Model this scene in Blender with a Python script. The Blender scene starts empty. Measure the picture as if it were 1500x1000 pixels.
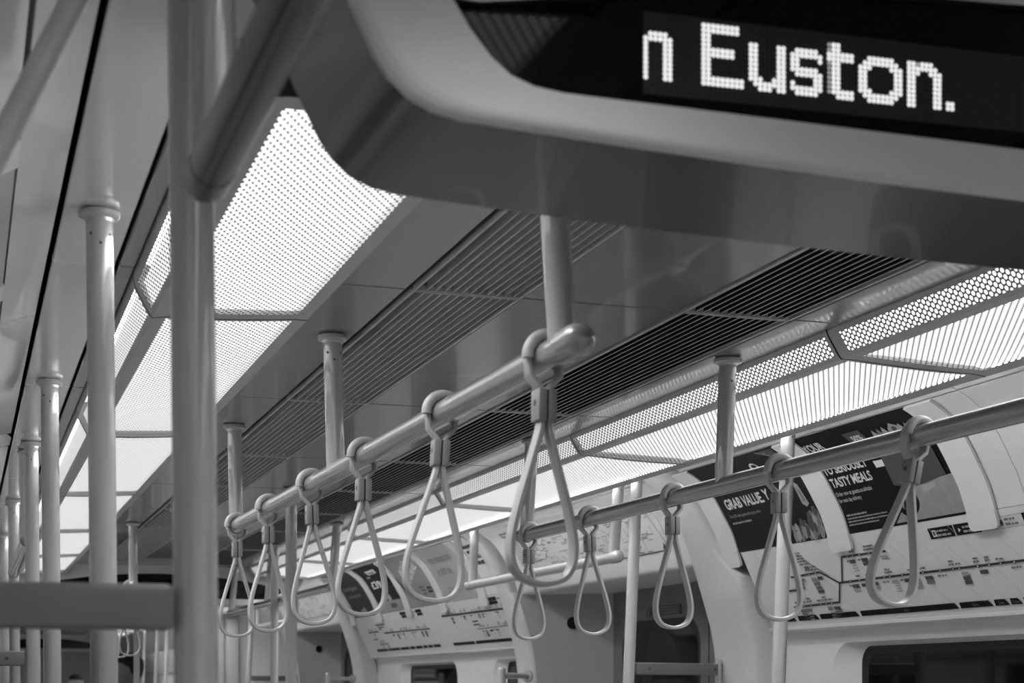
import bpy, bmesh, math, random
from mathutils import Vector, Matrix
random.seed(7)
S = 0.66                     # metres per unit (one unit = lens height to carriage ceiling)
CAMZ = 1.5
FL = -CAMZ / S               # floor level in units
SC = bpy.context.scene
COL = SC.collection
PI = math.pi

# ------------------------------------------------------------------ materials
def new_mat(name):
    m = bpy.data.materials.new(name); m.use_nodes = True
    nt = m.node_tree
    return m, nt, nt.nodes['Principled BSDF']

def paint(name, v, rough=.4, var=.06, scale=18., spec=.5, coat=0., metal=0., bump=0., coatior=1.5):
    m, nt, b = new_mat(name)
    tc = nt.nodes.new('ShaderNodeTexCoord'); nz = nt.nodes.new('ShaderNodeTexNoise')
    nz.inputs['Scale'].default_value = scale; nz.inputs['Detail'].default_value = 4
    nt.links.new(tc.outputs['Object'], nz.inputs['Vector'])
    mr = nt.nodes.new('ShaderNodeMapRange')
    mr.inputs['To Min'].default_value = v * (1 - var); mr.inputs['To Max'].default_value = v * (1 + var)
    nt.links.new(nz.outputs['Fac'], mr.inputs['Value'])
    nt.links.new(mr.outputs['Result'], b.inputs['Base Color'])
    b.inputs['Roughness'].default_value = rough
    b.inputs['Specular IOR Level'].default_value = spec
    b.inputs['Coat Weight'].default_value = coat
    b.inputs['Coat Roughness'].default_value = .04
    b.inputs['Metallic'].default_value = metal; b.inputs['Coat IOR'].default_value = coatior
    if bump:
        bp = nt.nodes.new('ShaderNodeBump'); bp.inputs['Strength'].default_value = bump
        nt.links.new(nz.outputs['Fac'], bp.inputs['Height']); nt.links.new(bp.outputs['Normal'], b.inputs['Normal'])
    return m

def emit(name, strength, col=1.):
    m, nt, b = new_mat(name)
    b.inputs['Base Color'].default_value = (.8, .8, .8, 1)
    b.inputs['Emission Color'].default_value = (col, col, col, 1)
    b.inputs['Emission Strength'].default_value = strength
    return m

def downlight(name, side, down):
    """baffled lamp sheet: throws most of its light straight out, less towards grazing directions"""
    m, nt, b = new_mat(name)
    N = nt.nodes; L = nt.links
    b.inputs['Base Color'].default_value = (.04, .04, .04, 1); b.inputs['Specular IOR Level'].default_value = .1; b.inputs['Emission Color'].default_value = (1, 1, 1, 1)
    lw = N.new('ShaderNodeLayerWeight'); lw.inputs['Blend'].default_value = .5
    c = N.new('ShaderNodeMath'); c.operation = 'SUBTRACT'; c.inputs[0].default_value = 1.; L.new(lw.outputs['Facing'], c.inputs[1])
    q = N.new('ShaderNodeMath'); q.operation = 'POWER'; q.inputs[1].default_value = 3.; L.new(c.outputs[0], q.inputs[0])
    a = N.new('ShaderNodeMath'); a.operation = 'MULTIPLY_ADD'; a.inputs[1].default_value = down; a.inputs[2].default_value = side
    L.new(q.outputs[0], a.inputs[0]); L.new(a.outputs[0], b.inputs['Emission Strength'])
    return m

def perforated(name, p=.0175, r=.40, v=.34):
    """metal sheet with a triangular grid of round holes; UV is in units along / across the sheet"""
    m, nt, b = new_mat(name)
    N = nt.nodes; L = nt.links
    b.inputs['Base Color'].default_value = (v, v, v, 1); b.inputs['Roughness'].default_value = .4
    uv = N.new('ShaderNodeUVMap'); sp = N.new('ShaderNodeSeparateXYZ'); L.new(uv.outputs['UV'], sp.inputs[0])
    def math_(op, a, c=None):
        n = N.new('ShaderNodeMath'); n.operation = op
        for i, q in enumerate((a, c)):
            if q is None: continue
            if isinstance(q, (int, float)): n.inputs[i].default_value = q
            else: L.new(q, n.inputs[i])
        return n.outputs[0]
    h = p * math.sqrt(3)
    def lattice(ou, ov):
        a = math_('MULTIPLY', math_('SUBTRACT', math_('FRACT', math_('ADD', math_('DIVIDE', sp.outputs[0], p), ou)), .5), 1.)
        c = math_('MULTIPLY', math_('SUBTRACT', math_('FRACT', math_('ADD', math_('DIVIDE', sp.outputs[1], h), ov)), .5), math.sqrt(3))
        return math_('SQRT', math_('ADD', math_('MULTIPLY', a, a), math_('MULTIPLY', c, c)))
    d = math_('MINIMUM', lattice(0., 0.), lattice(.5, .5))
    hole = math_('LESS_THAN', d, r)
    tr = N.new('ShaderNodeBsdfTransparent'); mx = N.new('ShaderNodeMixShader')
    L.new(hole, mx.inputs[0]); L.new(b.outputs[0], mx.inputs[1]); L.new(tr.outputs[0], mx.inputs[2])
    L.new(mx.outputs[0], N['Material Output'].inputs['Surface'])
    return m

def clear_glass(name):
    m, nt, b = new_mat(name)
    N = nt.nodes; L = nt.links
    b.inputs['Base Color'].default_value = (.02, .02, .02, 1); b.inputs['Roughness'].default_value = .03
    tr = N.new('ShaderNodeBsdfTransparent'); tr.inputs[0].default_value = (.95, .95, .95, 1)
    mx = N.new('ShaderNodeMixShader'); mx.inputs[0].default_value = .06
    L.new(tr.outputs[0], mx.inputs[1]); L.new(b.outputs[0], mx.inputs[2])
    L.new(mx.outputs[0], N['Material Output'].inputs['Surface'])
    return m

def led_board(name):
    """black board with a faint grid of unlit diodes"""
    m, nt, b = new_mat(name)
    N = nt.nodes; L = nt.links
    uv = N.new('ShaderNodeUVMap'); sp = N.new('ShaderNodeSeparateXYZ'); L.new(uv.outputs['UV'], sp.inputs[0])
    def mth(op, a, c=None):
        n = N.new('ShaderNodeMath'); n.operation = op
        for i, q in enumerate((a, c)):
            if q is None: continue
            if isinstance(q, (int, float)): n.inputs[i].default_value = q
            else: L.new(q, n.inputs[i])
        return n.outputs[0]
    def cell(o, pitch): return mth('SUBTRACT', mth('FRACT', mth('DIVIDE', o, pitch)), .5)
    a = cell(sp.outputs[0], LEDX); c = cell(sp.outputs[1], LEDZ)
    d = mth('SQRT', mth('ADD', mth('MULTIPLY', a, a), mth('MULTIPLY', c, c)))
    mr = N.new('ShaderNodeMapRange'); mr.inputs['From Min'].default_value = .3; mr.inputs['From Max'].default_value = .42
    mr.inputs['To Min'].default_value = .055; mr.inputs['To Max'].default_value = .022
    L.new(d, mr.inputs['Value']); L.new(mr.outputs[0], b.inputs['Base Color'])
    b.inputs['Roughness'].default_value = .6; b.inputs['Specular IOR Level'].default_value = .2
    return m

LEDX, LEDZ = .00673, .00617
M = dict(
    pole=paint('pole_paint', .50, .22, .03, coat=1., coatior=1.9),
    rail=paint('rail_paint', .36, .20, .03, coat=1., coatior=1.9), railshade=paint('rail_shaded_paint', .03, .3, .06, coat=.25),  # same paint as the other rails; shade put into this darker tone
    capm=paint('rail_cap_paint', .24, .32, .04),
    strap=paint('strap_rubber', .50, .36, .05),
    clip=paint('strap_clip_plastic', .30, .4, .05),
    dark=paint('black_rubber', .012, .5, .1),
    gap=paint('shadow_gap_black', .006, .9, .1),
    ceil=paint('ceiling_paint', .225, .2, .05, scale=6., coat=.3),
    cove=paint('cove_paint', .70, .16, .03, coat=1.), covewall=paint('cove_gloss_white', .78, .2, .03, coat=1.),
    wall=paint('wall_paint', .80, .42, .04),
    ribm=paint('pillar_moulding', .70, .45, .05, scale=60.),
    fin=paint('vent_edge_metal', .62, .28, .05), finshade=paint('vent_slat_shaded', .02, .5, .1), finlit=paint('vent_slat_lit', .70, .4, .1), ventlit=paint('vent_interior_lit', .35, .6, .2),  # side light painted in: left slats and duct paler, right slats darker
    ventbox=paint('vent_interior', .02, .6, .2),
    lightframe=paint('light_frame_metal', .62, .35, .04),
    trough=paint('light_trough_white', .7, .5, .03),
    perf=perforated('perforated_cover'), perfstrip=perforated('perforated_strip', r=.36),
    lamp=downlight('lamp_diffuser', 1.15, 30.), lampedge=downlight('lamp_diffuser_edge', 1.05, 4.),
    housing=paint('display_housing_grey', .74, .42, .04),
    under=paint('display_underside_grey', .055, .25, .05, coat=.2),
    screen=paint('display_glass_black', .004, .06, .1, spec=.22),
    led=emit('led_lit', 1.4),
    leddim=emit('led_dim', .6),
    board=led_board('led_board_dark'),
    white=paint('panel_white', .82, .35, .03),
    tab=paint('clip_white', .80, .3, .03, coat=.5),
    black=paint('print_black', .012, .35, .1, spec=.06),
    adark=paint('print_dark_grey', .022, .3, .15, spec=.06),
    print_=paint('print_white', .75, .4, .04),
    g1=paint('print_grey_light', .38, .4, .08), g2=paint('print_grey_mid', .2, .4, .1), g3=paint('print_grey_deep', .07, .4, .1),
    pale=paint('poster_pale', .40, .35, .05), mid=paint('poster_mid', .26, .35, .06),
    table=paint('poster_tabletop', .30, .4, .25, scale=30.),
    line=paint('print_line_dark', .03, .4, .1), hair=paint('print_hairline', .55, .4, .05),
    maphair=paint('map_line_grey', .28, .4, .1),
    pane=paint('window_pane_dark', .006, .04, .2, spec=.2),
    doorp=paint('door_paint', .16, .4, .05),
    jamb=paint('jamb_grey', .38, .42, .06, scale=40.),
    floor=paint('floor_speckle', .17, .55, .5, scale=220.),
    bar=paint('bar_paint', .20, .32, .05),
    steel=paint('bolt_steel', .08, .4, .1),
    glass=clear_glass('screen_glass'),
    skin=paint('skin', .25, .5, .08, scale=9.), hairm=paint('dark_hair', .014, .8, .4, scale=90., bump=.4, spec=.1),
    coat=paint('dark_coat_cloth', .02, .8, .3, scale=120.),
)

# ------------------------------------------------------------------ mesh helper
class MB:
    """collects shapes in carriage units and links them as ONE mesh object (vertices relative to origin, in metres)"""
    def __init__(self):
        self.v = []; self.f = []; self.m = []; self.uv = []; self.mats = []
    def mi(self, m):
        if m not in self.mats: self.mats.append(m)
        return self.mats.index(m)
    def add(self, verts, faces, mat, uvs=None):
        o = len(self.v); self.v += [tuple(q) for q in verts]; k = self.mi(mat)
        for i, f in enumerate(faces):
            self.f.append([o + j for j in f]); self.m.append(k)
            self.uv.append(uvs[i] if uvs else None)
    def box(self, x0, x1, y0, y1, z0, z1, mat, bev=0., seg=2):
        if bev:
            bm = bmesh.new(); bmesh.ops.create_cube(bm, size=1)
            for w in bm.verts: w.co = Vector(((x0+x1)/2 + w.co.x*(x1-x0), (y0+y1)/2 + w.co.y*(y1-y0), (z0+z1)/2 + w.co.z*(z1-z0)))
            bmesh.ops.bevel(bm, geom=bm.edges[:], offset=bev, segments=seg, affect='EDGES', profile=.5)
            self.bm(bm, mat); return
        v = [(x, y, z) for x in (x0, x1) for y in (y0, y1) for z in (z0, z1)]
        self.add(v, [(0,1,3,2),(4,6,7,5),(0,4,5,1),(2,3,7,6),(0,2,6,4),(1,5,7,3)], mat)
    def bm(self, bm, mat, xf=None):
        bm.verts.ensure_lookup_table(); bm.verts.index_update()
        self.add([(xf @ w.co) if xf else w.co.copy() for w in bm.verts], [[w.index for w in f.verts] for f in bm.faces], mat); bm.free()
    def quad(self, a, b, c, d, mat, uv=None): self.add([a, b, c, d], [(0,1,2,3)], mat, [uv] if uv else None)
    def prism(self, prof, y0, y1, mat, caps=True):
        """closed profile of (x, z) pushed along the carriage"""
        n = len(prof); v = [(x, y0, z) for x, z in prof] + [(x, y1, z) for x, z in prof]
        f = [(i, (i+1) % n, n + (i+1) % n, n + i) for i in range(n)]
        if caps: f += [tuple(range(n))[::-1], tuple(range(n, 2*n))]
        self.add(v, f, mat)
    def sheet(self, prof, y0, y1, t, mat):
        """open profile given thickness away from the carriage axis"""
        out = []
        for i, (x, z) in enumerate(prof):
            a = prof[max(i-1, 0)]; b = prof[min(i+1, len(prof)-1)]
            tx, tz = b[0]-a[0], b[1]-a[1]; L = math.hypot(tx, tz) or 1
            nx, nz = -tz/L, tx/L
            if nx*x + nz*(z+.2) < 0: nx, nz = -nx, -nz
            out.append((x + nx*t, z + nz*t))
        # strips of quads so concave profiles cap cleanly
        n = len(prof); v = []
        for y in (y0, y1):
            v += [(x, y, z) for x, z in prof] + [(x, y, z) for x, z in out]
        f = []
        for i in range(n-1):
            f += [(i, i+1, 2*n+i+1, 2*n+i), (n+i, 3*n+i, 3*n+i+1, n+i+1), (i, n+i, n+i+1, i+1), (2*n+i, 2*n+i+1, 3*n+i+1, 3*n+i)]
        f += [(0, 2*n, 3*n, n), (n-1, 2*n-1, 4*n-1, 3*n-1)]
        self.add(v, f, mat)
    def sweep(self, path, sect, mat, up=None, closed=False, caps=True):
        """section [(a,b)] carried along path; a along the side vector, b along up"""
        P = [Vector(q) for q in path]; n = len(P); k = len(sect); v = []
        prev = None
        for i in range(n):
            if closed: t = P[(i+1) % n] - P[i-1]
            else: t = P[min(i+1, n-1)] - P[max(i-1, 0)]
            t.normalize()
            if up is not None: u = Vector(up) - t * Vector(up).dot(t)
            else:
                u = prev if prev is not None else (Vector((0,0,1)) if abs(t.z) < .9 else Vector((0,1,0)))
                u = u - t * u.dot(t)
            u.normalize(); prev = u
            s = t.cross(u)
            v += [P[i] + s*a + u*b for a, b in sect]
        f = []
        for i in range(n if closed else n-1):
            j = (i+1) % n
            f += [(i*k+q, i*k+(q+1) % k, j*k+(q+1) % k, j*k+q) for q in range(k)]
        if caps and not closed: f += [tuple(range(k))[::-1], tuple((n-1)*k+q for q in range(k))]
        self.add(v, f, mat)
    def tube(self, a, b, r, mat, n=28, dome=(0, 0), r1=None):
        """round bar from a to b; dome = length of the rounded cap at each end"""
        a = Vector(a); b = Vector(b); t = (b-a).normalized(); r1 = r if r1 is None else r1
        st = []
        if dome[0]:
            st += [(a - t*dome[0]*math.sin(q*PI/12), r*max(math.cos(q*PI/12), .02)) for q in range(6, 0, -1)]
        st += [(a, r), (b, r1)]
        if dome[1]:
            st += [(b + t*dome[1]*math.sin(q*PI/12), r1*max(math.cos(q*PI/12), .02)) for q in range(1, 7)]
        self.rings(st, t, mat, n)
    def rings(self, st, t, mat, n=28):
        u = Vector((0,0,1)) if abs(t.z) < .9 else Vector((0,1,0))
        u = (u - t*u.dot(t)).normalized(); s = t.cross(u); v = []
        for c, r in st: v += [c + s*r*math.cos(2*PI*q/n) + u*r*math.sin(2*PI*q/n) for q in range(n)]
        f = []
        for i in range(len(st)-1): f += [(i*n+q, i*n+(q+1) % n, (i+1)*n+(q+1) % n, (i+1)*n+q) for q in range(n)]
        f += [tuple(range(n))[::-1], tuple((len(st)-1)*n+q for q in range(n))]
        self.add(v, f, mat)
    def ball(self, c, r, mat, n=20):
        bm = bmesh.new(); bmesh.ops.create_uvsphere(bm, u_segments=n, v_segments=n//2, radius=r)
        self.bm(bm, mat, Matrix.Translation(Vector(c)))
    def disc(self, c, nrm, r, th, mat, n=16):
        c = Vector(c); nrm = Vector(nrm).normalized(); self.rings([(c, r), (c+nrm*th, r)], nrm, mat, n)
    def build(self, name, parent=None, origin=(0,0,0), smooth=35, closed=True):
        me = bpy.data.meshes.new(name); o = Vector(origin)
        me.from_pydata([tuple((Vector(q)-o)*S) for q in self.v], [], self.f)
        for m in self.mats: me.materials.append(m)
        for p, k in zip(me.polygons, self.m): p.material_index = k
        if any(u for u in self.uv):
            lay = me.uv_layers.new(name='UVMap')
            for p, u in zip(me.polygons, self.uv):
                if u:
                    for li, q in zip(p.loop_indices, u): lay.data[li].uv = q
        me.update()
        if closed:
            bm = bmesh.new(); bm.from_mesh(me); bmesh.ops.recalc_face_normals(bm, faces=bm.faces); bm.to_mesh(me); bm.free()
        if smooth:
            me.polygons.foreach_set('use_smooth', [True]*len(me.polygons)); me.set_sharp_from_angle(angle=math.radians(smooth))
        ob = bpy.data.objects.new(name, me); COL.objects.link(ob)
        if parent is not None: ob.parent = parent
        else: ob.location = W(origin)
        return ob

def W(q): return Vector((q[0]*S, q[1]*S, CAMZ + q[2]*S))
def thing(name, label, cat, loc, group=None):
    o = bpy.data.objects.new(name, None); COL.objects.link(o); o.location = W(loc); o.empty_display_size = .05
    o['label'] = label; o['category'] = cat
    if group: o['group'] = group
    return o
def tag(o, label, cat, group=None):
    o['label'] = label; o['category'] = cat
    if group: o['group'] = group
    return o
def struct(o): o['kind'] = 'structure'; return o
def copy_thing(root, delta, label):
    """a copy of a thing with copies of its parts and sub-parts, moved by delta (units)"""
    c = root.copy(); COL.objects.link(c); c.location = root.location + Vector(delta)*S; c['label'] = label
    def kids(src, dst):
        for ch in [q for q in bpy.data.objects if q.parent == src]:
            k = ch.copy(); COL.objects.link(k); k.parent = dst; kids(ch, k)
    kids(root, c)
    return c

_font = {}
def glyphs(txt, bold=0.):
    """flat outline of a word as (verts2d, faces), height of a capital about .7"""
    key = (txt, bold)
    if key in _font: return _font[key]
    cu = bpy.data.curves.new('lettering', 'FONT'); cu.body = txt; cu.size = 1; cu.offset = bold; cu.resolution_u = 3
    ob = bpy.data.objects.new('lettering', cu); COL.objects.link(ob)
    dg = bpy.context.evaluated_depsgraph_get(); me = ob.evaluated_get(dg).to_mesh()
    r = ([(w.co.x, w.co.y) for w in me.vertices], [list(p.vertices) for p in me.polygons])
    ob.evaluated_get(dg).to_mesh_clear(); bpy.data.objects.remove(ob); bpy.data.curves.remove(cu)
    _font[key] = r; return r

# ------------------------------------------------------------------ carriage cross-section (x from the centre line, z from lens height)
AD = [(1.502, .966), (1.542, .945), (1.582, .917), (1.617, .882), (1.647, .842), (1.678, .792), (1.704, .746), (1.726, .710), (1.747, .657), (1.764, .606)]
DG = [(1.764, .602), (1.925, .266)]
def arc_pt(prof, t, off=0.):
    """point at arc length t on an open profile, lifted by off towards the carriage axis"""
    acc = 0
    for i, (a, b) in enumerate(zip(prof, prof[1:])):
        L = math.hypot(b[0]-a[0], b[1]-a[1])
        if t <= acc + L or i == len(prof)-2:
            k = (t-acc)/L; tx, tz = (b[0]-a[0])/L, (b[1]-a[1])/L
            return (a[0]+tx*k*L - (-tz)*off, a[1]+tz*k*L - tx*off)
        acc += L
def arc_len(prof): return sum(math.hypot(b[0]-a[0], b[1]-a[1]) for a, b in zip(prof, prof[1:]))

class Sheet:
    """draws printed shapes on a profile: u = y along the carriage, t = arc length down the profile"""
    def __init__(self, mb, prof, side): self.mb, self.prof, self.s = mb, prof, side
    def P(self, y, t, off): x, z = arc_pt(self.prof, t, off); return (self.s*x, y, z)
    def rect(self, y0, y1, t0, t1, mat, off=.002, n=None):
        n = n or max(1, int((t1-t0)/.03)); v = []; f = []
        for i in range(n+1):
            t = t0 + (t1-t0)*i/n; v += [self.P(y0, t, off), self.P(y1, t, off)]
        f = [(2*i, 2*i+1, 2*i+3, 2*i+2) for i in range(n)]
        self.mb.add(v, f, mat)
    def poly(self, pts, mat, off=.002): self.mb.add([self.P(y, t, off) for y, t in pts], [tuple(range(len(pts)))], mat)
    def line(self, pts, w, mat, off=.0025):
        for (y0, t0), (y1, t1) in zip(pts, pts[1:]):
            L = math.hypot(y1-y0, t1-t0) or 1; a, b = -(t1-t0)/L*w/2, (y1-y0)/L*w/2
            self.poly([(y0+a, t0+b), (y1+a, t1+b), (y1-a, t1-b), (y0-a, t0-b)], mat, off)
    def ell(self, y, t, ry, rt, mat, off=.0025, n=18, rot=0.):
        pts = []
        for q in range(n):
            a, b = ry*math.cos(2*PI*q/n), rt*math.sin(2*PI*q/n)
            pts.append((y + a*math.cos(rot)-b*math.sin(rot), t + a*math.sin(rot)+b*math.cos(rot)))
        self.poly(pts, mat, off)
    def text(self, txt, y, t, h, mat, width=None, bold=0., off=.0035, slant=0., rise=0.):
        """baseline starts at (y, t); reads towards -y on the window side wall seen from inside"""
        v, f = glyphs(txt, bold); k = h/.7
        w = max(q[0] for q in v); kx = (width/w) if width else k
        self.mb.add([self.P(y - self.s*(a*kx + slant*b*k), t - b*k - rise*a*kx, off) for a, b in v], f, mat)
    def marks(self, y0, y1, t, h, mat, off=.003, seed=0):
        """a line of print too small to read: a run of short strokes"""
        r = random.Random(seed); y = y0
        while y > y1 + h*.5:
            w = min(h*r.uniform(1.2, 4.), y - y1); self.rect(y-w, y, t-h*r.uniform(.75, 1.), t, mat, off, 1); y -= w + h*.5

# ================================================================== SHELL
YB, YE = -3.2, 36.            # back and far end that are built
SEC = [-2.9, -1.0, .9]        # behind
SEAM = [2.5, 4.095, 6.14, 8.12, 10.12, 12.1, 13.82]
mb = MB(); mb.box(-2.3, 2.3, YB, YE, FL-.05, FL, M['floor']); struct(mb.build('floor'))
# ceiling panels: centre, strips beside the grilles, outer bands
GV = [-2.9, -1.2, .6, 2.3, 4.0, 5.67, 7.1, 8.25, 9.4, 10.55, 12.07, 13.69]
g = .004
def cpan(mb, x0, x1, y0, y1, z=1.0, mat='ceil'): mb.box(x0, x1, y0+g, y1-g, z, z+.02, M[mat], .003, 1)
yy = GV + [15.4, 17.1, 18.8, 20.5, 22.2, 24, 26, 28, 30, 32, 34, 36]
mb = MB()
for a, b in zip(yy, yy[1:]): cpan(mb, -.222, .22, a, b)
struct(mb.build('ceiling', smooth=20))
for s in (-1, 1):
    xi = .519 if s < 0 else .556
    mb = MB()
    for a, b in zip(yy, yy[1:]):
        x0, x1 = sorted((s*(xi+.012), s*.712)); cpan(mb, x0, x1, a, b)
        if a >= 13.6:
            x0, x1 = sorted((s*.23, s*xi)); cpan(mb, x0, x1, a, b)
        if s < 0:
            x0, x1 = sorted((s*1.201, s*1.238)); cpan(mb, x0, x1, a, b, 1.0, 'ceil')
        x0, x1 = sorted((s*(1.285 if s > 0 else 1.248), s*1.392)); cpan(mb, x0, x1, a, b, 1.0, 'cove')
    struct(mb.build('ceiling', smooth=20))
mb = MB(); mb.box(-2.35, 2.35, YB, YE, 1.14, 1.18, M['gap']); struct(mb.build('ceiling'))   # dark roof void above the panels

# ---------------------------------------------------------------- air vents in the ceiling (longitudinal grilles)
def vent(s, y0, y1, label):
    x0, x1 = ((-.515, -.228) if s < 0 else (.227, .551))
    c = ((x0+x1)/2, (y0+y1)/2, 1.0)
    t = thing('air_vent', label, 'air vent', c, 'long slatted air vents in the ceiling')
    fr = MB(); w = .007
    fr.box(x0, x0+w, y0+g, y1-g, .996, 1.01, M['fin']); fr.box(x1-w, x1, y0+g, y1-g, .996, 1.01, M['fin'])
    fr.box(x0+w, x1-w, y0+g, y0+g+.006, .996, 1.01, M['fin']); fr.box(x0+w, x1-w, y1-g-.006, y1-g, .996, 1.01, M['fin'])
    fr.build('frame', t, c, 20)
    bx = MB(); h = 1.075
    bx.quad((x0+w, y0, h), (x1-w, y0, h), (x1-w, y1, h), (x0+w, y1, h), M['ventlit' if s < 0 else 'ventbox'])
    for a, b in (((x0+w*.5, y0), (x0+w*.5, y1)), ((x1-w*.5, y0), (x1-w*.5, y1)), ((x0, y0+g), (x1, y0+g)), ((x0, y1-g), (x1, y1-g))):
        bx.quad((a[0], a[1], 1.005), (b[0], b[1], 1.005), (b[0], b[1], h), (a[0], a[1], h), M['ventlit' if s < 0 else 'ventbox'])
    bx.build('duct_box', t, c, 0, closed=False)
    sl = MB(); n = 11 if s < 0 else 13; a0 = x0 + (.036 if s < 0 else .014); a1 = x1 - .022
    for i in range(n):
        x = a0 + (a1-a0)*i/(n-1)
        sl.box(x-.0015, x+.0015, y0+g+.006, y1-g-.006, 1.0, 1.032, M['finlit' if s < 0 else 'finshade']); sl.box(x-.0017, x+.0017, y0+g+.006, y1-g-.006, .9985, 1.0003, M['fin'])
    sl.build('slats', t, c, 20)
    return t
ordn = ['first', 'second', 'third', 'fourth', 'fifth', 'sixth', 'seventh', 'eighth', 'ninth', 'tenth']
vis = [(a, b) for a, b in zip(GV, GV[1:])]
for s, nm in ((-1, 'pale-gapped'), (1, 'dark-gapped')):
    n = 0
    for a, b in vis:
        if b < 1.5: continue
        side = 'left-hand' if s < 0 else 'right-hand'
        if a < 2.2: lb = f'{nm} slatted ceiling vent on the near side of the display, {side} row'
        else:
            lb = f'{nm} slatted ceiling vent, {ordn[n]} beyond the display in the {side} row'; n += 1
        vent(s, a, min(b, 1.87) if a < 2.2 else b, lb)

# ---------------------------------------------------------------- ceiling lights
def light(s, y0, y1, label, parts=True, end=.014):
    pr_in = [(.718, 1.0), (.724, .986)]                 # flange
    dx = 0. if s > 0 else -.079
    inner = [(.724, .986), (.757, .934)]                # small perforated strip
    bar1 = [(.757, .934), (.766, .924), (.800, .924)]
    big = [(.800, .924)] + [(.80+(.395+dx)*i/8, .924 - .016*math.sin(PI*i/16)) for i in range(1, 9)]
    bar2 = [big[-1], (1.230+dx, .903), (1.238+dx, .914)] if s < 0 else [big[-1], (1.245, .903), (1.252, .914)]
    outer = [bar2[-1], (1.270+dx, .975)]
    pr_out = [(1.270+dx, .975), (1.276+dx, 1.0)]
    c = (s*1.0, (y0+y1)/2, .95)
    t = thing('ceiling_light', label, 'ceiling light', c, 'perforated ceiling lights')
    cv = MB(); acc = 0.
    def strip(prof, a, b, mat, perf=False):
        nonlocal acc
        for p, q in zip(prof, prof[1:]):
            L = math.hypot(q[0]-p[0], q[1]-p[1])
            uv = [(acc, a), (acc+L, a), (acc+L, b), (acc, b)] if perf else None
            cv.quad((s*p[0], a, p[1]), (s*q[0], a, q[1]), (s*q[0], b, q[1]), (s*p[0], b, p[1]), M[mat], uv); acc += L
    ya, yb = y0+g, y1-g
    for prof, hol in ((pr_in, 0), (inner, 1), (bar1, 0), (big, 1), (bar2, 0), (outer, 1), (pr_out, 0)):
        if hol:
            acc = 0.; strip(prof, ya+end, yb-end, 'perf' if prof is big else 'perfstrip', True); strip(prof, ya, ya+end, 'lightframe'); strip(prof, yb-end, yb, 'lightframe')
        else: strip(prof, ya, yb, 'lightframe')
    o = cv.build('perforated_cover', t, c, 40, closed=False); o['label'] = 'grey metal cover pierced with rows of round holes'
    df = MB(); pd = [(.737, .992), (.768, .948), (.800, .942), (1.19+dx, .928), (1.224+dx, .922), (1.252+dx, .985)]
    for i, (p, q) in enumerate(zip(pd, pd[1:])): df.quad((s*p[0], ya+.012, p[1]), (s*q[0], ya+.012, q[1]), (s*q[0], yb-.012, q[1]), (s*p[0], yb-.012, p[1]), M['lampedge' if i < 2 else 'lamp'])
    o = df.build('diffuser', t, c, 60, closed=False); o['label'] = 'glowing white diffuser behind the holes'
    tr = MB(); hz = 1.03
    xo = 1.276+dx; tr.quad((s*.718, ya, hz), (s*xo, ya, hz), (s*xo, yb, hz), (s*.718, yb, hz), M['trough'])
    for x in (.718, xo): tr.quad((s*x, ya, 1.0), (s*x, yb, 1.0), (s*x, yb, hz), (s*x, ya, hz), M['trough'])
    full = [(.718, hz)] + pr_in + inner[1:] + bar1[1:] + big[1:] + bar2[1:] + outer[1:] + pr_out[1:] + [(xo, hz)]
    for y in (ya, yb): tr.add([(s*x, y, z) for x, z in full], [tuple(range(len(full)))], M['steel'])
    tr.build('trough', t, c, 0, closed=False)
    return t
far = [14.5, 16.4, 18.3, 20.2, 22.1, 24.0, 26.4, 28.8, 31.2]
for s in (-1, 1):
    side = 'left-hand' if s < 0 else 'right-hand'
    light(s, -3.0, -1.0, f'perforated ceiling light at the very rear, {side} row')
    light(s, -1.0, 1.72, f'perforated ceiling light before the display, {side} row')
    for i, (a, b) in enumerate(zip(SEAM, SEAM[1:])):
        light(s, a, b, f'glowing perforated ceiling light, {ordn[i]} beyond the big display in the {side} row', end=.055 if i == 0 else .014)
    for i, (a, b) in enumerate(zip(far, far[1:])):
        light(s, a, b, f'small glowing ceiling light, {ordn[i]} past the distant blank display, {side} row')
    mb = MB(); x0, x1 = sorted((s*.714, s*1.28)); mb.box(x0, x1, 2.24, 2.496, .985, 1.0, M['lightframe']); mb.box(x0, x1, 1.724, 1.89, .985, 1.0, M['lightframe']); struct(mb.build('ceiling'))

# ---------------------------------------------------------------- bays and doorways, both sides
RIB = [(1.40, 1.005), (1.435, 1.0), (1.472, .978), (1.512, .945), (1.552, .908), (1.592, .865), (1.632, .81), (1.668, .745), (1.700, .68), (1.730, .60), (1.765, .50), (1.800, .39), (1.830, .29), (1.852, .18), (1.866, .06), (1.872, -.1), (1.876, -.5), (1.876, FL)]
COVE = [(1.405, 1.002), (1.43, .998), (1.465, .984), (1.496, .969)]
WALLZ = [(1.925, .262), (1.928, .250), (1.985, .240), (1.993, .19)]
nwin = [0]; ndoor = [0]; ntrim = [0]
def nm(kind):
    d = dict(window=nwin, door=ndoor, trim=ntrim)[kind]; d[0] += 1; return f'{kind}_{d[0]}'
def rrect(y0, y1, z0, z1, r, n=8):
    pts = []
    for cy, cz, a0 in ((y1-r, z1-r, 0), (y0+r, z1-r, 90), (y0+r, z0+r, 180), (y1-r, z0+r, 270)):
        for i in range(n+1):
            a = math.radians(a0 + 90*i/n); pts.append((cy + r*math.cos(a), cz + r*math.sin(a)))
    return pts
def ring(mb, A, B, mat):
    n = len(A); mb.add(list(A)+list(B), [(i, (i+1) % n, n+(i+1) % n, n+i) for i in range(n)], mat)
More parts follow.
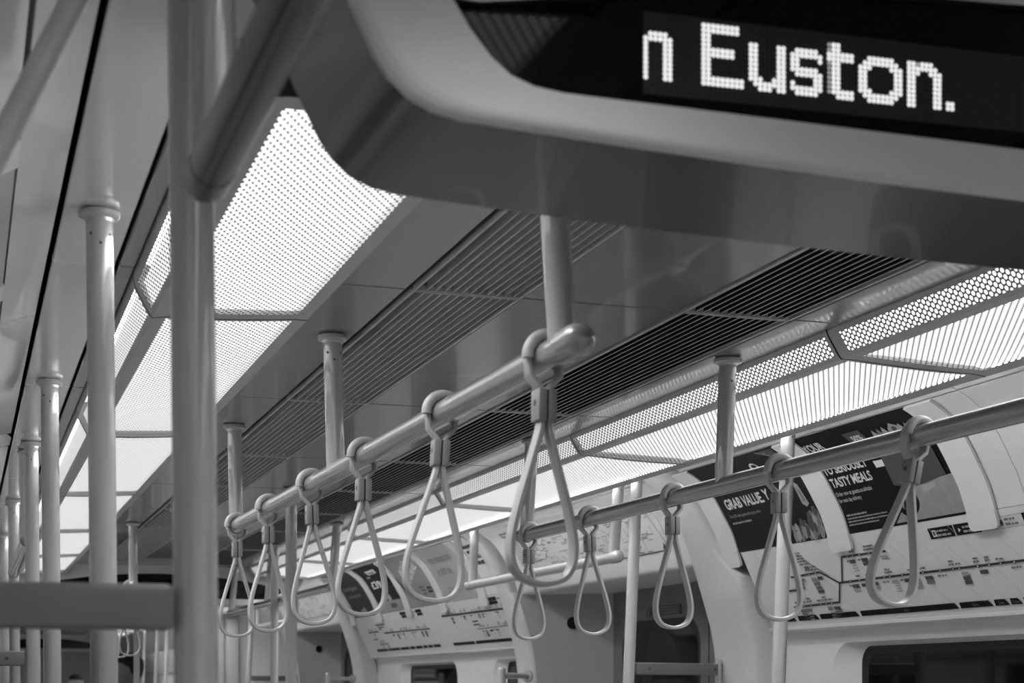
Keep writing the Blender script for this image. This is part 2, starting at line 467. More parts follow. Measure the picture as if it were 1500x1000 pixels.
def window(s, ya, yb):
    """recessed rounded window; ya..yb is the dark opening"""
    o = rrect(ya-.17, yb+.17, -.98, .185, .14); i = rrect(ya-.015, yb+.015, -.87, .168, .075); k = rrect(ya+.03, yb-.03, -.83, .135, .06)
    mb = MB()
    ring(mb, [(s*1.995, y, z) for y, z in o], [(s*2.05, y, z) for y, z in i], M['wall'])
    ring(mb, [(s*2.05, y, z) for y, z in i], [(s*2.056, y, z) for y, z in k], M['dark'])
    w = struct(mb.build(nm('window'), None, (s*2.0, (ya+yb)/2, 0), 50, closed=False))
    p = MB(); p.add([(s*2.056, y, z) for y, z in k], [tuple(range(len(k)))], M['pane'])
    p.build('pane', w, (s*2.0, (ya+yb)/2, 0), 0, closed=False)
    return o
def holed_panel(mb, s, y0, y1, z0, z1, loops, x, mat):
    """flat panel at x with rounded openings cut out"""
    bm = bmesh.new(); es = []
    def loop(pts):
        vs = [bm.verts.new((x*s, y, z)) for y, z in pts]
        es.extend(bm.edges.new((a, b)) for a, b in zip(vs, vs[1:]+vs[:1]))
    loop([(y0, z0), (y1, z0), (y1, z1), (y0, z1)])
    for l in loops: loop(l)
    bmesh.ops.triangle_fill(bm, use_beauty=True, use_dissolve=False, edges=es)
    mb.bm(bm, mat)
def bay(s, y0, y1, wins, plain=False):
    side = 'left' if s < 0 else 'right'
    sp = lambda prof: [(s*x, z) for x, z in prof]
    mb = MB()
    seams = [y0] + [y for y in (4.62, 12.3) if y0 < y < y1] + [y1]
    for a, b in zip(seams, seams[1:]):
        mb.sheet(sp(COVE), a+.002, b-.002, .02, M['covewall'])
        mb.sheet(sp([(x+.004, z) for x, z in AD]), a+.002, b-.002, .02, M['covewall'])
    mb.sheet(sp(WALLZ), y0, y1, .02, M['wall'])
    if plain: mb.sheet(sp([(x+.004, z) for x, z in DG]), y0, y1, .02, M['white'])
    loops = [window(s, a, b) for a, b in wins]
    holed_panel(mb, s, y0, y1, FL, .192, loops, 1.995, M['wall'])
    struct(mb.build('wall_'+side, None, (s*1.9, (y0+y1)/2, 0), 30, closed=False))
def rib(s, y0, y1):
    """rounded pillar moulding between a bay and a doorway"""
    mb = MB(); n = len(RIB); ys = [(y0-.01, .165), (y0, .05), (y0+.012, .018), (y0+.035, .0), (y1-.06, .0), (y1-.02, .012), (y1, .05)]
    v = []; f = []
    for y, o in ys:
        for x, z in RIB: v.append((s*(x+o*.8), y + (.14 if z > .585 and y < y0+.04 else 0), z + (o*.5 if z > .6 else 0)))
    for i in range(len(ys)-1): f += [(i*n+q, i*n+q+1, (i+1)*n+q+1, (i+1)*n+q) for q in range(n-1)]
    mb.add(v, f, M['ribm'])
    return struct(mb.build(nm('trim'), None, (s*1.75, (y0+y1)/2, 0), 50, closed=False))
HEAD = [(1.764, .606), (1.768, .592), (1.777, .580), (1.795, .574), (2.26, .574)]
def doorway(s, y0, y1):
    """header, sliding leaves and slanted side panels of one pair of doors; y0..y1 between the pillars"""
    sp = lambda prof: [(s*x, z) for x, z in prof]
    side = 'left' if s < 0 else 'right'
    mb = MB()
    mb.sheet(sp(COVE), y0, y1, .02, M['wall']); mb.sheet(sp(AD[:-1] + HEAD), y0, y1, .012, M['wall'])
    struct(mb.build('wall_'+side, None, (s*1.9, (y0+y1)/2, .7), 40))
    # slanted jamb panels from the pillars back to the leaves
    low = [(x, z) for x, z in RIB if z < .60]
    for ya, yb in ((y1-.02, y1-.44), (y0+.02, y0+.44)):
        mb = MB(); v = []
        for x, z in low: v += [(s*(x+.02), ya, z), (s*2.25, yb, z)]
        v = [(s*1.755, ya, .58), (s*2.25, yb, .58)] + v
        mb.add(v, [(2*i, 2*i+1, 2*i+3, 2*i+2) for i in range(len(v)//2-1)], M['jamb'])
        j = struct(mb.build(nm('trim'), None, (s*2.0, (ya+yb)/2, 0), 40, closed=False))
        if ya > yb:
            q = MB(); d = Vector((s*.44, -.40, 0)).normalized(); n_ = Vector((-d.y*s*-1 if 0 else -s*.40, -.44, 0)).normalized()
            k = .55; q.disc((s*(1.80+.45*k)-s*.004, ya-.42*k-.004, .393), n_, .0385, .003, M['black'], 24)
            q.build('sensor_port', j, (s*2.0, (ya+yb)/2, 0), 30)['label'] = 'round black port'
    # leaves
    ym = y1 - 1.80
    for a, b in ((y0+.10, ym-.006), (ym+.006, y1-.42)):
        mb = MB(); wa, wb = a+.07, b-.13
        if a < ym-.1: wa, wb = a+.12, b-.12
        else: wa, wb = a+.10, b-.16
        o = rrect(wa, wb, -1.0, .385, .17); i = rrect(wa+.045, wb-.045, -.955, .33, .13)
        holed_panel(mb, s, a, b, FL, .45, [o], 2.245, M['doorp'])
        mb.box(*sorted((s*2.245, s*2.26)), a, b, .45, .575, M['doorp'])
        ring(mb, [(s*2.245, y, z) for y, z in o], [(s*2.252, y, z) for y, z in i], M['dark'])
        d = struct(mb.build(nm('door'), None, (s*2.25, (a+b)/2, 0), 30, closed=False))
        p = MB(); p.add([(s*2.256, y, z) for y, z in i], [tuple(range(len(i)))], M['pane']); p.build('pane', d, (s*2.25, (a+b)/2, 0), 0, closed=False)
    mb = MB(); mb.box(*sorted((s*2.262, s*2.27)), y0, y1, FL, .6, M['gap']); struct(mb.build('wall_'+side))
for s in (-1, 1):
    doorway(s, -.55, 1.68); rib(s, 1.68, 2.14)
    bay(s, 2.12, 6.80, [(2.75, 4.30), (4.62, 6.13)])
    rib(s, 6.76, 7.22); doorway(s, 7.20, 9.86); rib(s, 9.84, 10.20)
    bay(s, 10.18, 14.52, [(10.3, 10.90), (12.12, 13.50)], s < 0)
    rib(s, 14.48, 14.92); doorway(s, 14.90, 17.5); rib(s, 17.48, 17.9)
    bay(s, 17.88, 22.4, [], True); rib(s, 22.38, 22.8); bay(s, 22.78, 25.4, [], True); rib(s, 25.38, 25.8)
    bay(s, 25.78, YE, [], True)
    bay(s, YB, -.9, [(-2.8, -1.5)], True); rib(s, -.95, -.5)
for s, nmw in ((-1, 'wall_left'), (1, 'wall_right')):     # gangway bulkhead at the end of the car
    mb = MB(); mb.box(*sorted((s*1.27, s*2.2)), 17.86, 17.95, FL, 1.06, M['covewall'], .01)
    mb.box(*sorted((s*1.02, s*1.12)), 17.74, 18.4, FL, .86, M['jamb'], .03); mb.box(*sorted((s*1.12, s*1.27)), 17.70, 18.4, FL, .80, M['jamb'], .03)
    mb.box(*sorted((s*.96, s*1.40)), 17.62, 17.72, .76, .90, M['jamb'], .03)
    struct(mb.build(nmw, None, (s*1.6, 17.9, 0), 35))
mb = MB(); mb.box(-1.3, 1.3, 17.80, 18.4, .84, 1.06, M['cove'], .03); struct(mb.build('trim_gangway', None, (0, 18.1, .9), 35))
mb = MB(); mb.box(-2.3, 2.3, YE, YE+.05, FL, 1.15, M['wall']); struct(mb.build('wall_far'))
mb = MB(); mb.box(-2.3, 2.3, YB-.05, YB, FL, 1.15, M['wall']); struct(mb.build('wall_back'))

# ================================================================== POSTERS, DIAGRAMS, CLIPS
def poster(s, y0, y1, mat, label, draw=None, group='posters in the curved panels above the windows'):
    """curved printed sheet between y0 < y1"""
    c = (s*1.65, (y0+y1)/2, .8); mb = MB(); L = arc_len(AD)
    prof = [arc_pt(AD, t, .003) for t in [L*i/14 for i in range(15)]]
    mb.sheet([(s*x, z) for x, z in prof], y0, y1, .003, M[mat])
    if draw: draw(Sheet(mb, prof, s))
    return tag(mb.build('poster', None, c, 25), label, 'poster', group)
def p_value(p):
    k = M['adark']
    p.text('GRAB VALUE.', 6.665, .250, .048, M['print_'], width=.36, bold=.03); p.text('Y', 6.288, .243, .048, M['print_'], width=.045, bold=.03)
    p.text('The £39 with game-changing value.', 6.681, .292, .014, M['g1'], width=.30)
    p.marks(6.681, 6.50, .324, .010, M['g1'], seed=3)
    p.ell(6.205, .093, .036, .036, M['print_']); p.ell(6.205, .093, .026, .026, k, .0032)
    p.poly([(6.08, .006), (5.945, .006), (5.94, .066), (5.97, .066)], M['g3']); p.line([(6.08, .006), (5.955, .07)], .006, M['g1'])
    for i in range(4): p.ell(6.02-.02*i, .022+.013*i, .006, .006, M['g1'], .003)
    p.poly([(6.015, .19), (5.985, .21), (5.968, .30), (5.995, .312), (6.02, .295)], M['g1']); p.poly([(6.008, .22), (5.99, .235), (5.98, .285), (6.0, .29)], M['g2'], .0032)
    r = random.Random(5)
    for i in range(80):
        y = 5.935+.25*r.random(); t = .32+.12*r.random()
        if t < .325 + (y-5.93)*.30: continue
        p.ell(min(max(y, 5.945), 6.17), min(t, .43), .016, .026, M[('g2', 'g3', 'mid', 'g3', 'g1', 'g3')[i % 6]], .0022+.00004*i, 12, r.uniform(-.4, .4))
def p_meals(p):
    W_ = M['print_']
    p.poly([(5.40, .447), (4.945, .447), (4.945, .30), (5.19, .315), (5.28, .36)], M['table'], .0021)
    p.text('YOUR', 5.752, .086, .040, W_, width=.145, bold=.03)
    p.text('TO SERIOUSLY', 5.742, .202, .038, W_, width=.32, bold=.03)
    p.text('TASTY MEALS', 5.735, .259, .038, W_, width=.30, bold=.03)
    p.text('Order now at gousto.co.uk/tube', 5.738, .298, .018, W_, width=.265)
    p.text('for next day delivery', 5.738, .326, .018, W_, width=.165)
    for i, (a, h) in enumerate(((.150, .008), (.29, .006), (.30, .006), (.22, .006))): p.marks(5.73, 5.73-a, .386+.013*i, h, M['g1'], seed=i)
    p.poly([(5.43, .042), (5.315, .042), (5.315, .098), (5.43, .098)], M['g3']); p.text('50%', 5.402, .088, .024, W_, width=.07, bold=.03)
    p.poly([(5.30, .125), (4.975, .105), (4.985, .30), (5.20, .326), (5.325, .30)], M['g3'], .0024)      # the box
    p.poly([(4.99, .11), (4.953, .11), (4.95, .24), (4.975, .26)], M['black'], .0026)
    p.text('gousto', 5.262, .246, .050, W_, width=.26, bold=.02, off=.004)
    p.poly([(5.38, .190), (5.30, .192), (5.295, .219), (5.378, .219)], W_, .003)
    r = random.Random(9)
    for i in range(7): p.poly([(5.27-.035*i, .10-.005*(i % 3)), (5.245-.035*i, .055+.01*r.random()), (5.225-.035*i, .10)], M[('g1', 'g2', 'pale')[i % 3]], .0028+.0001*i)
    p.poly([(5.155, .088), (5.115, .048), (5.08, .07), (5.095, .105)], M['g1'], .0036); p.ell(5.112, .082, .014, .014, M['g3'], .004)
    p.poly([(5.165, .322), (5.07, .318), (5.085, .374), (5.15, .364)], M['pale'], .0030); p.ell(5.115, .345, .024, .016, M['g2'], .0034); p.ell(5.115, .345, .012, .008, M['g3'], .0037)
    p.ell(5.285, .375, .075, .055, M['black'], .0030, 24); p.ell(5.285, .368, .056, .038, M['g3'], .0033, 24)
    for i in range(9): p.ell(5.285+.04*math.cos(i*2.2), .368+.026*math.sin(i*2.2), .013, .006, M[('g1', 'g2', 'pale')[i % 3]], .0036+.0001*i, 10, i*.7)
def p_intrigue(p):
    p.text('Intrigue', 14.27, .20, .040, M['g1'], width=.50, bold=.01); p.marks(14.24, 13.80, .275, .030, M['g2'], seed=11)
    p.ell(13.93, .405, .10, .018, M['g1']); p.ell(13.90, .395, .04, .024, M['g1'], .003)
def p_price(p):
    p.rect(12.61, 13.39, .36, .455, M['mid']); p.rect(12.80, 12.98, .385, .425, M['g3'], .003)
    p.poly([(13.15, .06), (12.83, .055), (12.85, .10), (13.13, .105)], M['print_']); p.marks(13.10, 12.90, .095, .02, M['g3'], .004, seed=4)
    p.marks(13.24, 13.14, .135, .018, M['g1'], seed=5); p.text('£39', 13.28, .235, .062, M['print_'], width=.32, bold=.03)
    p.marks(12.99, 12.86, .20, .02, M['g1'], seed=6)
    p.poly([(12.76, .03), (12.64, .05), (12.62, .30), (12.68, .33), (12.72, .17)], M['black']); p.line([(12.76, .06), (12.66, .15), (12.64, .32)], .012, M['g2'])
    p.poly([(13.02, .33), (12.90, .30), (12.88, .35), (12.98, .37)], M['g1'])
def p_road(p):
    p.poly([(12.43, .03), (12.40, .31), (12.17, .40), (12.12, .40), (12.37, .29)], M['black'])
    p.text('ROAD', 12.26, .205, .062, M['print_'], width=.36, bold=.03, rise=.30); p.text('HANDRAIL', 12.28, .305, .062, M['print_'], width=.56, bold=.03, rise=.30)
    for i in range(3): p.marks(11.98-.02*i, 11.84, .31+.028*i, .016, M['g3'], seed=20+i)
    p.marks(11.78, 11.67, .33, .022, M['black'], seed=25); p.marks(11.78, 11.67, .36, .022, M['black'], seed=26)
def p_pale(p):
    for i, (a, b) in enumerate(((11.36, 10.80), (11.33, 10.95))):
        p.marks(a, b, .15+.10*i, .055, M['mid'], seed=30+i)
    p.marks(11.30, 10.85, .36, .012, M['mid'], seed=33); p.marks(11.30, 10.95, .39, .012, M['mid'], seed=34)
def p_white(p):
    for i in range(4): p.marks(10.46-.02*i, 10.12, .10+.045*i, .030, M['line'], seed=40+i)
    p.marks(10.46, 10.32, .36, .016, M['g3'], seed=46); p.marks(10.29, 10.14, .36, .016, M['g3'], seed=47)
poster(1, 5.919, 6.728, 'adark', 'dark poster reading GRAB VALUE between white holding strips', p_value)
poster(1, 4.945, 5.752, 'black', 'black food-box poster reading TASTY MEALS behind a hanging strap', p_meals)
poster(1, 13.57, 14.35, 'adark', 'dark poster with two faint lines, at the far end of the distant row', p_intrigue)
poster(1, 12.60, 13.40, 'black', 'dark poster with a big price and a pale strip along its foot', p_price)
poster(1, 11.63, 12.43, 'mid', 'grey poster with slanting white HANDRAIL lettering', p_road)
poster(1, 10.65, 11.46, 'pale', 'pale poster with faded grey headline beside the slanting-lettered one', p_pale)
poster(1, 10.21, 10.48, 'white', 'narrow white poster with black headline behind the door rail end', p_white)
def strip_clip(s, y0, y1, label):
    """white holding strip that follows the curve and ends in a rounded tab"""
    c = (s*1.65, (y0+y1)/2, .8); L = arc_len(AD); mb = MB()
    prof = [arc_pt(AD, L*i/14 if i < 15 else L, .010) for i in range(15)]
    mb.sheet([(s*x, z) for x, z in prof], y0, y1, .010, M['tab'])
    o = mb.build('poster_strip', None, c, 30)
    tb = MB(); (xa, za), (xb, zb) = prof[-2], prof[-1]; d = Vector((xb-xa, 0, zb-za)).normalized(); nrm = Vector((-d.z, 0, d.x))
    nrm = nrm if nrm.x < 0 else -nrm
    pts = rrect(y0, y1, -.065, .012, .022, 5)
    fr = [Vector((xb, 0, zb)) - d*z + nrm*.004 + Vector((0, y, 0)) for y, z in pts]; bk = [q - nrm*.012 for q in fr]
    fr = [Vector((s*q.x, q.y, q.z)) for q in fr]; bk = [Vector((s*q.x, q.y, q.z)) for q in bk]
    n = len(fr); tb.add(fr+bk, [tuple(range(n)), tuple(range(n, 2*n))[::-1]] + [(i, n+i, n+(i+1) % n, (i+1) % n) for i in range(n)], M['tab'])
    tb.build('tab', o, c, 30)
    return tag(o, label, 'poster strip', 'white strips holding the posters')
for y, lb in ((6.728, 'white holding strip at the left edge of the GRAB VALUE poster'), (5.752, 'white holding strip between the GRAB VALUE and TASTY MEALS posters'),
              (4.780, 'white holding strip at the right edge of the TASTY MEALS poster'),
              (14.355, 'white holding strip at the far end of the distant poster row'), (13.404, 'narrow white strip between the two dark distant posters'),
              (12.437, 'white strip between the price poster and the HANDRAIL poster'), (11.465, 'white strip between the HANDRAIL poster and the pale poster'),
              (10.486, 'white strip between the pale poster and the narrow white poster')):
    strip_clip(1, y, y+.165, lb)
for y, lb in ((6.45, 'white strip on the left-hand wall near the second floor pole'), (5.30, 'white strip on the left-hand wall, second nearest'), (4.10, 'white strip on the left-hand wall, third from the doorway'), (3.0, 'white strip on the left-hand wall nearest the display')):
    strip_clip(-1, y, y+.165, lb)
for a, b, m, lb in ((5.47, 6.44, 'pale', 'pale poster on the left-hand wall, furthest along'), (4.27, 5.29, 'mid', 'grey poster on the left-hand wall, middle one'), (3.17, 4.09, 'pale', 'pale poster on the left-hand wall, closest to the display')):
    poster(-1, a, b, m, lb)

def diagram(s, y0, y1, label, draw):
    """slanted white route-map panel under the posters"""
    c = (s*1.85, (y0+y1)/2, .43); mb = MB()
    mb.prism([(s*x, z) for x, z in [(1.764, .604), (1.925, .268), (1.932, .256), (1.960, .25), (1.80, .606)]], y0, y1, M['white'])
    o = mb.build('route_map_panel', None, c, 20)
    pr = MB(); draw(Sheet(pr, [DG[0], DG[1]], s)); pr.build('printed_map', o, c, 0, closed=False)
    return tag(o, label, 'route map', 'route map panels below the posters')
def stops(p, y0, y1, t, n, seed, boxes=True, ticks=True, h=.0085):
    """a run of stations: ticks on the line, two-line names above or below, shaded interchange boxes"""
    r = random.Random(seed)
    for i in range(n):
        y = y0 + (y1-y0)*(i + r.uniform(.2, .8))/n
        if ticks: p.ell(y, t, .007, .007, M['line'], .0031, 8); p.ell(y, t, .0042, .0042, M['print_'], .0035, 8)
        w = r.uniform(.03, .06)
        if r.random() < .75:
            p.marks(y+w/2, y-w/2, t-.014, h, M['g2'], seed=seed*50+i)
            if r.random() < .6: p.marks(y+w*.4, y-w*.4, t-.027, h, M['g2'], seed=seed*50+i+25)
        else: p.marks(y+w/2, y-w/2, t+.024, h, M['g2'], seed=seed*50+i)
        if boxes and r.random() < .5:
            k = r.choice((1, 1, 2, 3)); bw = r.uniform(.035, .055)
            for q in range(k): p.rect(y-bw, y, t+.016+.017*q, t+.031+.017*q, M[r.choice(('g3', 'g2', 'g3', 'g1'))], .003, 1)
            if k == 1 and r.random() < .5:
                for q in range(3): p.marks(y-.01, y-.045, t+.045+.011*q, .006, M['g1'], seed=seed+i+q)
def d_near(p):
    K = M['line']; w = .009
    for y in (6.30, 5.93, 5.25, 5.05, 4.92, 4.80, 4.60, 4.40): p.line([(y+.30, .02), (y, .33)], .0015, M['hair'], .0021)
    p.line([(5.985, .195), (4.0, .190)], w, K); stops(p, 5.93, 4.2, .193, 22, 61)
    p.line([(6.36, .145), (6.10, .139), (5.981, .196)], w, K); stops(p, 6.36, 6.11, .141, 4, 62)
    p.line([(5.958, .194), (5.884, .087), (5.55, .088)], w, K); stops(p, 5.86, 5.56, .088, 6, 63)
    p.line([(5.981, .196), (6.045, .280), (6.44, .284)], w, K); stops(p, 6.42, 6.06, .281, 6, 64)
    p.line([(6.32, .205), (6.44, .207)], w, K); p.line([(6.225, .055), (6.04, .16)], .003, K)
    for q in range(5): p.marks(6.28-.01*q, 6.20-.01*q, .045+.013*q, .008, M['g2'], seed=70+q)
    p.rect(6.17, 6.21, .105, .122, M['g2'], .003)
    for q in range(4): p.rect(6.14-.004*q, 6.19-.004*q, .165+.017*q, .180+.017*q, M[('g1', 'g2', 'g2', 'g3')[q]], .003)
    for a, b in ((5.222, 5.066), (5.058, 4.905)):
        p.rect(b, a, .027, .070, M['black']); p.marks(a-.05, b+.03, .045, .008, M['g1'], .004, seed=80); p.marks(a-.05, b+.02, .062, .010, M['g1'], .004, seed=81)
    p.rect(5.175, 5.200, .036, .062, M['print_'], .0035); p.rect(5.181, 5.194, .041, .057, M['g3'], .004); p.poly([(5.035, .058), (5.02, .049), (5.035, .041)], M['print_'], .004)
    p.line([(4.905, .027), (4.66, .025)], .0018, M['g1']); p.line([(4.905, .068), (4.66, .068)], .0018, M['g1'])
    for a in (4.88, 4.78):
        p.ell(a, .048, .008, .012, M['g3']); p.marks(a-.02, a-.085, .042, .009, M['g2'], seed=83); p.marks(a-.02, a-.09, .060, .009, M['g2'], seed=84)
    p.rect(4.10, 4.66, .024, .069, M['black']); p.text('District', 4.63, .061, .028, M['print_'], width=.16)
    for a, b in ((6.60, 6.465), (6.445, 6.262), (6.250, 5.930), (5.915, 5.222), (5.212, 5.010), (4.998, 4.912), (4.904, 4.838), (4.828, 4.40)):
        p.poly([(a, .350), (b, .350), (b+.022, .326), (a, .326)], M['black'])
        if b > 4.5: p.text('Zone', (a+b)/2+.02, .344, .012, M['g2'], width=.035, off=.004)
def d_far(p):
    K = M['line']
    p.line([(13.58, .170), (12.17, .178)], .010, K); stops(p, 13.5, 12.2, .174, 14, 71)
    p.line([(13.75, .09), (13.45, .092)], .009, K); stops(p, 13.7, 13.5, .09, 3, 72); p.line([(14.1, .15), (13.75, .15)], .009, K); stops(p, 14.1, 13.8, .15, 3, 73)
    p.line([(14.05, .22), (13.9, .22)], .007, K); p.line([(13.90, .27), (13.6, .27)], .007, K); stops(p, 13.9, 13.6, .27, 3, 74)
    p.line([(11.72, .095), (10.05, .102)], .014, K); stops(p, 11.7, 10.1, .098, 20, 75, ticks=False)
    p.line([(11.0, .225), (10.2, .220)], .006, M['g2']); stops(p, 10.95, 10.2, .222, 9, 76, ticks=False)
    for a in (.165, .19): p.line([(11.05, a), (10.92, a)], .009, K)
    for a, b in ((12.83, 12.52), (12.36, 12.19), (10.67, 10.33)):
        p.rect(b, a, .010, .036, M['black']); p.rect(b, a-.02, .040, .062, M['black'])
    p.marks(12.50, 12.38, .03, .012, M['g2'], seed=90); p.marks(10.31, 10.2, .03, .012, M['g2'], seed=91)
    for a, b in ((14.10, 13.72), (13.70, 13.30), (13.28, 13.0), (12.98, 12.82), (12.80, 12.60), (12.58, 12.45), (12.43, 12.30), (12.28, 12.08), (11.74, 11.20), (11.18, 10.36), (10.34, 10.08)):
        p.poly([(a, .335), (b, .335), (b+.02, .312), (a, .312)], M['black'])
diagram(1, 2.16, 6.72, 'slanted white route map panel under the TASTY MEALS poster', d_near)
diagram(1, 10.24, 14.46, 'distant white route map panel under the HANDRAIL poster', d_far)
diagram(-1, 2.16, 6.72, 'slanted white panel on the left-hand wall below its posters', lambda p: (p.line([(3, .19), (6.2, .19)], .009, M['line']), stops(p, 3, 6.2, .19, 20, 95)))

# network map over the doors and the notice above the leaves
def header_map(s, y0, y1, label):
    c = (s*1.65, (y0+y1)/2, .8); mb = MB(); L = arc_len(AD); prof = [arc_pt(AD, .03+(L-.10)*i/14, .003) for i in range(15)]
    mb.sheet([(s*x, z) for x, z in prof], y0, y1, .003, M['white'])
    o = mb.build('network_map', None, c, 25); pr = MB(); p = Sheet(pr, prof, s); LL = arc_len(prof); r = random.Random(12)
    p.line([(y0+.01, .002), (y0+.01, LL-.004), (y1-.01, LL-.004)], .005, M['line'])
    for i in range(90):
        y = r.uniform(y0+.12, y1-.35); t = r.uniform(.02, LL-.03); pts = [(y, t)]
        for q in range(r.randint(1, 4)):
            k = r.choice(((.09, 0), (-.09, 0), (0, .03), (0, -.03), (.05, .03), (-.05, .03)))
            y = min(max(y+k[0]*r.uniform(.5, 1.4), y0+.1), y1-.3); t = min(max(t+k[1]*r.uniform(.5, 1.5), .01), LL-.02); pts.append((y, t))
        p.line(pts, .0035, M['maphair'] if i % 4 else M['g2'], .002)
        p.marks(pts[-1][0], pts[-1][0]-.06, min(pts[-1][1]+.012, LL-.01), .006, M['maphair'], .0022, seed=i)
    for i in range(16): p.marks(y1-.12, y1-.26, .07+.014*i, .007, M['maphair'], .0022, seed=200+i)
    for a, t in ((y1-.10, .03), (y0+1.30, .05)):
        p.rect(a-.30, a, t, t+.036, M['g2'], .003); p.rect(a-.12, a-.02, t+.010, t+.028, M['print_'], .0035)
    p.poly([(y0+.06, LL-.045), (y0+.03, LL-.01), (y0+.09, LL-.01)], M['g3'])
    pr.build('printed_map', o, c, 0, closed=False)
    return tag(o, label, 'map', None)
header_map(1, 7.42, 9.70, 'white network map curving over the doorway with fine lines')
header_map(1, 15.15, 17.3, 'distant white network map over the far doorway')
def notice(y0, y1, label):
    mb = MB(); c = (2.245, (y0+y1)/2, .43)
    mb.box(2.2395, 2.2445, y0, y1, .405, .462, M['g3']); o = mb.build('door_sign', None, c, 0); q = MB()
    for i in range(3): q.box(2.2385, 2.2395, y0+.04, y1-.06-.05*i, .415+.016*i, .421+.016*i, M['g2'])
    q.build('print', o, c, 0); return tag(o, label, 'sign')
notice(8.42, 8.86, 'dark notice strip above the door window')
mb = MB(); mb.box(2.2395, 2.2445, 8.90, 9.22, .40, .452, M['g2']); tag(mb.build('door_sign', None, (2.245, 9.06, .42), 0), 'grey notice on the door head, beside the dark notice strip', 'sign')

# ================================================================== POLES, RAILS, STRAPS
def flange(mb, p, mat, r=.043):
    p = Vector(p); t = Vector((0, 0, 1))
    mb.rings([(p+t*-.026, .0295), (p+t*-.019, .0312), (p+t*-.0175, r-.003), (p+t*-.0145, r), (p+t*-.006, r), (p+t*-.003, r-.003), (p, .036)], t, mat, 32)
def bolts(par, c, p, r, off=.055):
    for a, dz in ((-2.3, 0), (-1.57, .02), (-.8, 0)):
        mb = MB(); mb.disc((p[0]+r*.99*math.cos(a), p[1]+r*.99*math.sin(a), p[2]-off-dz), (math.cos(a), math.sin(a), 0), .0035, .0012, M['steel'], 10); mb.build('bolt', par, c, 0)
def floor_pole(top, foot, label, r=.029, parts=True, group='floor-to-ceiling grab poles'):
    t = thing('grab_pole', label, 'grab pole', foot, group)
    m = MB(); m.tube(foot, (top[0], top[1], top[2]-.004), r, M['pole'], 36); m.build('tube', t, foot, 40)
    m = MB(); flange(m, top, M['pole']); m.build('ceiling_flange', t, foot, 40)
    if parts:
        bolts(t, foot, top, r)
    m = MB(); m.rings([(Vector(foot)+Vector((0,0,z)), q) for z, q in ((0, .05), (.012, .05), (.018, .04), (.03, .031))], Vector((0,0,1)), M['pole'], 32); m.build('foot_flange', t, foot, 40)
    return t
def lean(x0, k, y, s=1): return (s*(x0), y, 1.0), (s*(x0-k*(1-FL)), y, FL)
LP = [(2.13, 'thick pale grab pole in front, beside the rounded rail end'), (3.545, 'grab pole standing behind the flat bar, second from the front'), (5.56, 'grab pole with ceiling flange, third in the left-hand line'),
      (7.0, 'grab pole at the near edge of the far left-hand doorway'), (9.36, 'slim grab pole at the far edge of the left-hand doorway'), (11.3, 'very slim pole sixth in the left-hand line'), (14.7, 'very slim pole seventh in the left-hand line'), (17.3, 'very slim pole eighth in the left-hand line')]
for y, lb in LP: floor_pole(*lean(1.32, .010, y, -1), lb, r=.0285)
for y, lb in ((5.46, 'grab pole crossing the GRAB VALUE poster'), (6.90, 'grab pole carrying the short glass screen bar beside the doorway'), (17.25, 'distant grab pole with a small bar at the far doorway'),
              (24.6, 'tiny distant pole right of the seated head'), (25.9, 'tiny distant pole leaning beside the far sign'), (27.7, 'tiny distant pole furthest down the train')):
    floor_pole(*lean(1.332, .044, y, 1), lb, r=.0265)
floor_pole((0-.01, 8.2, 1.0), (-.012, 8.2, FL), 'pole in the middle of the far doorway aisle, behind the strap handles', r=.029)
floor_pole((.0, 15.9, 1.0), (.0, 15.9, FL), 'slim central pole crossing the dark-haired head', r=.0285)
floor_pole((.515, 11.5, 1.0), (.495, 11.5, FL), 'slim pole just left of the middle aisle pole', r=.0275)

def hang_rail(a, b, sup, label, mat='rail', caps=(1, 1), endr=.0305):
    """ceiling-hung rail from a to b with support tubes (top point, fraction along)"""
    a = Vector(a); b = Vector(b); c = (a+b)/2
    t = thing('hanging_rail', label, 'hanging rail', c, 'ceiling-hung handrails')
    d = (b-a).normalized(); r = .0275
    m = MB(); m.tube(a+d*.03, b-d*.03, r, M[mat], 36); m.build('rail_tube', t, c, 40)
    for on, e, dd in ((caps[0], a, d), (caps[1], b, -d)):
        m = MB(); e = Vector(e)
        m.rings([(e+dd*.062, r*1.0), (e+dd*.0615, endr), (e, endr), (e-dd*.010, endr*.95), (e-dd*.018, endr*.83), (e-dd*.025, endr*.60), (e-dd*.029, endr*.3), (e-dd*.030, .0005)], -dd, M[mat], 32)
        m.build('end_cap', t, c, 50)
    for top, k in sup:
        q = a + (b-a)*k; top = Vector(top)
        m = MB(); m.tube(q, top - Vector((0, 0, .004)), .0268, M['pole'], 32); o = m.build('support', t, c, 40)
        m = MB(); flange(m, top, M['pole']); m.build('flange', o, c, 40)
        bolts(o, c, top, .0268)
    return t
RL = ((-.566, 2.70, .61), (-.596, 6.33, .61)); RR = ((.640, 2.72, .61), (.576, 6.32, .61))
def rp(R, y):
    a, b = R; k = (y-a[1])/(b[1]-a[1]); return (a[0]+(b[0]-a[0])*k, y, .61)
def fr_(R, y): return (y-R[0][1])/(R[1][1]-R[0][1])
hang_rail(*RL, [((-.592, 2.775, 1.0), fr_(RL, 2.775)), ((-.592, 4.588, 1.0), fr_(RL, 4.588)), ((-.600, 6.29, 1.0), fr_(RL, 6.27))], 'hanging rail nearest the middle with six grey strap handles')
hang_rail(*RR, [((.665, 2.78, 1.0), fr_(RR, 2.78)), ((.622, 4.525, 1.0), fr_(RR, 4.525)), ((.602, 6.27, 1.0), fr_(RR, 6.27))], 'hanging rail running off the right edge in front of the posters')
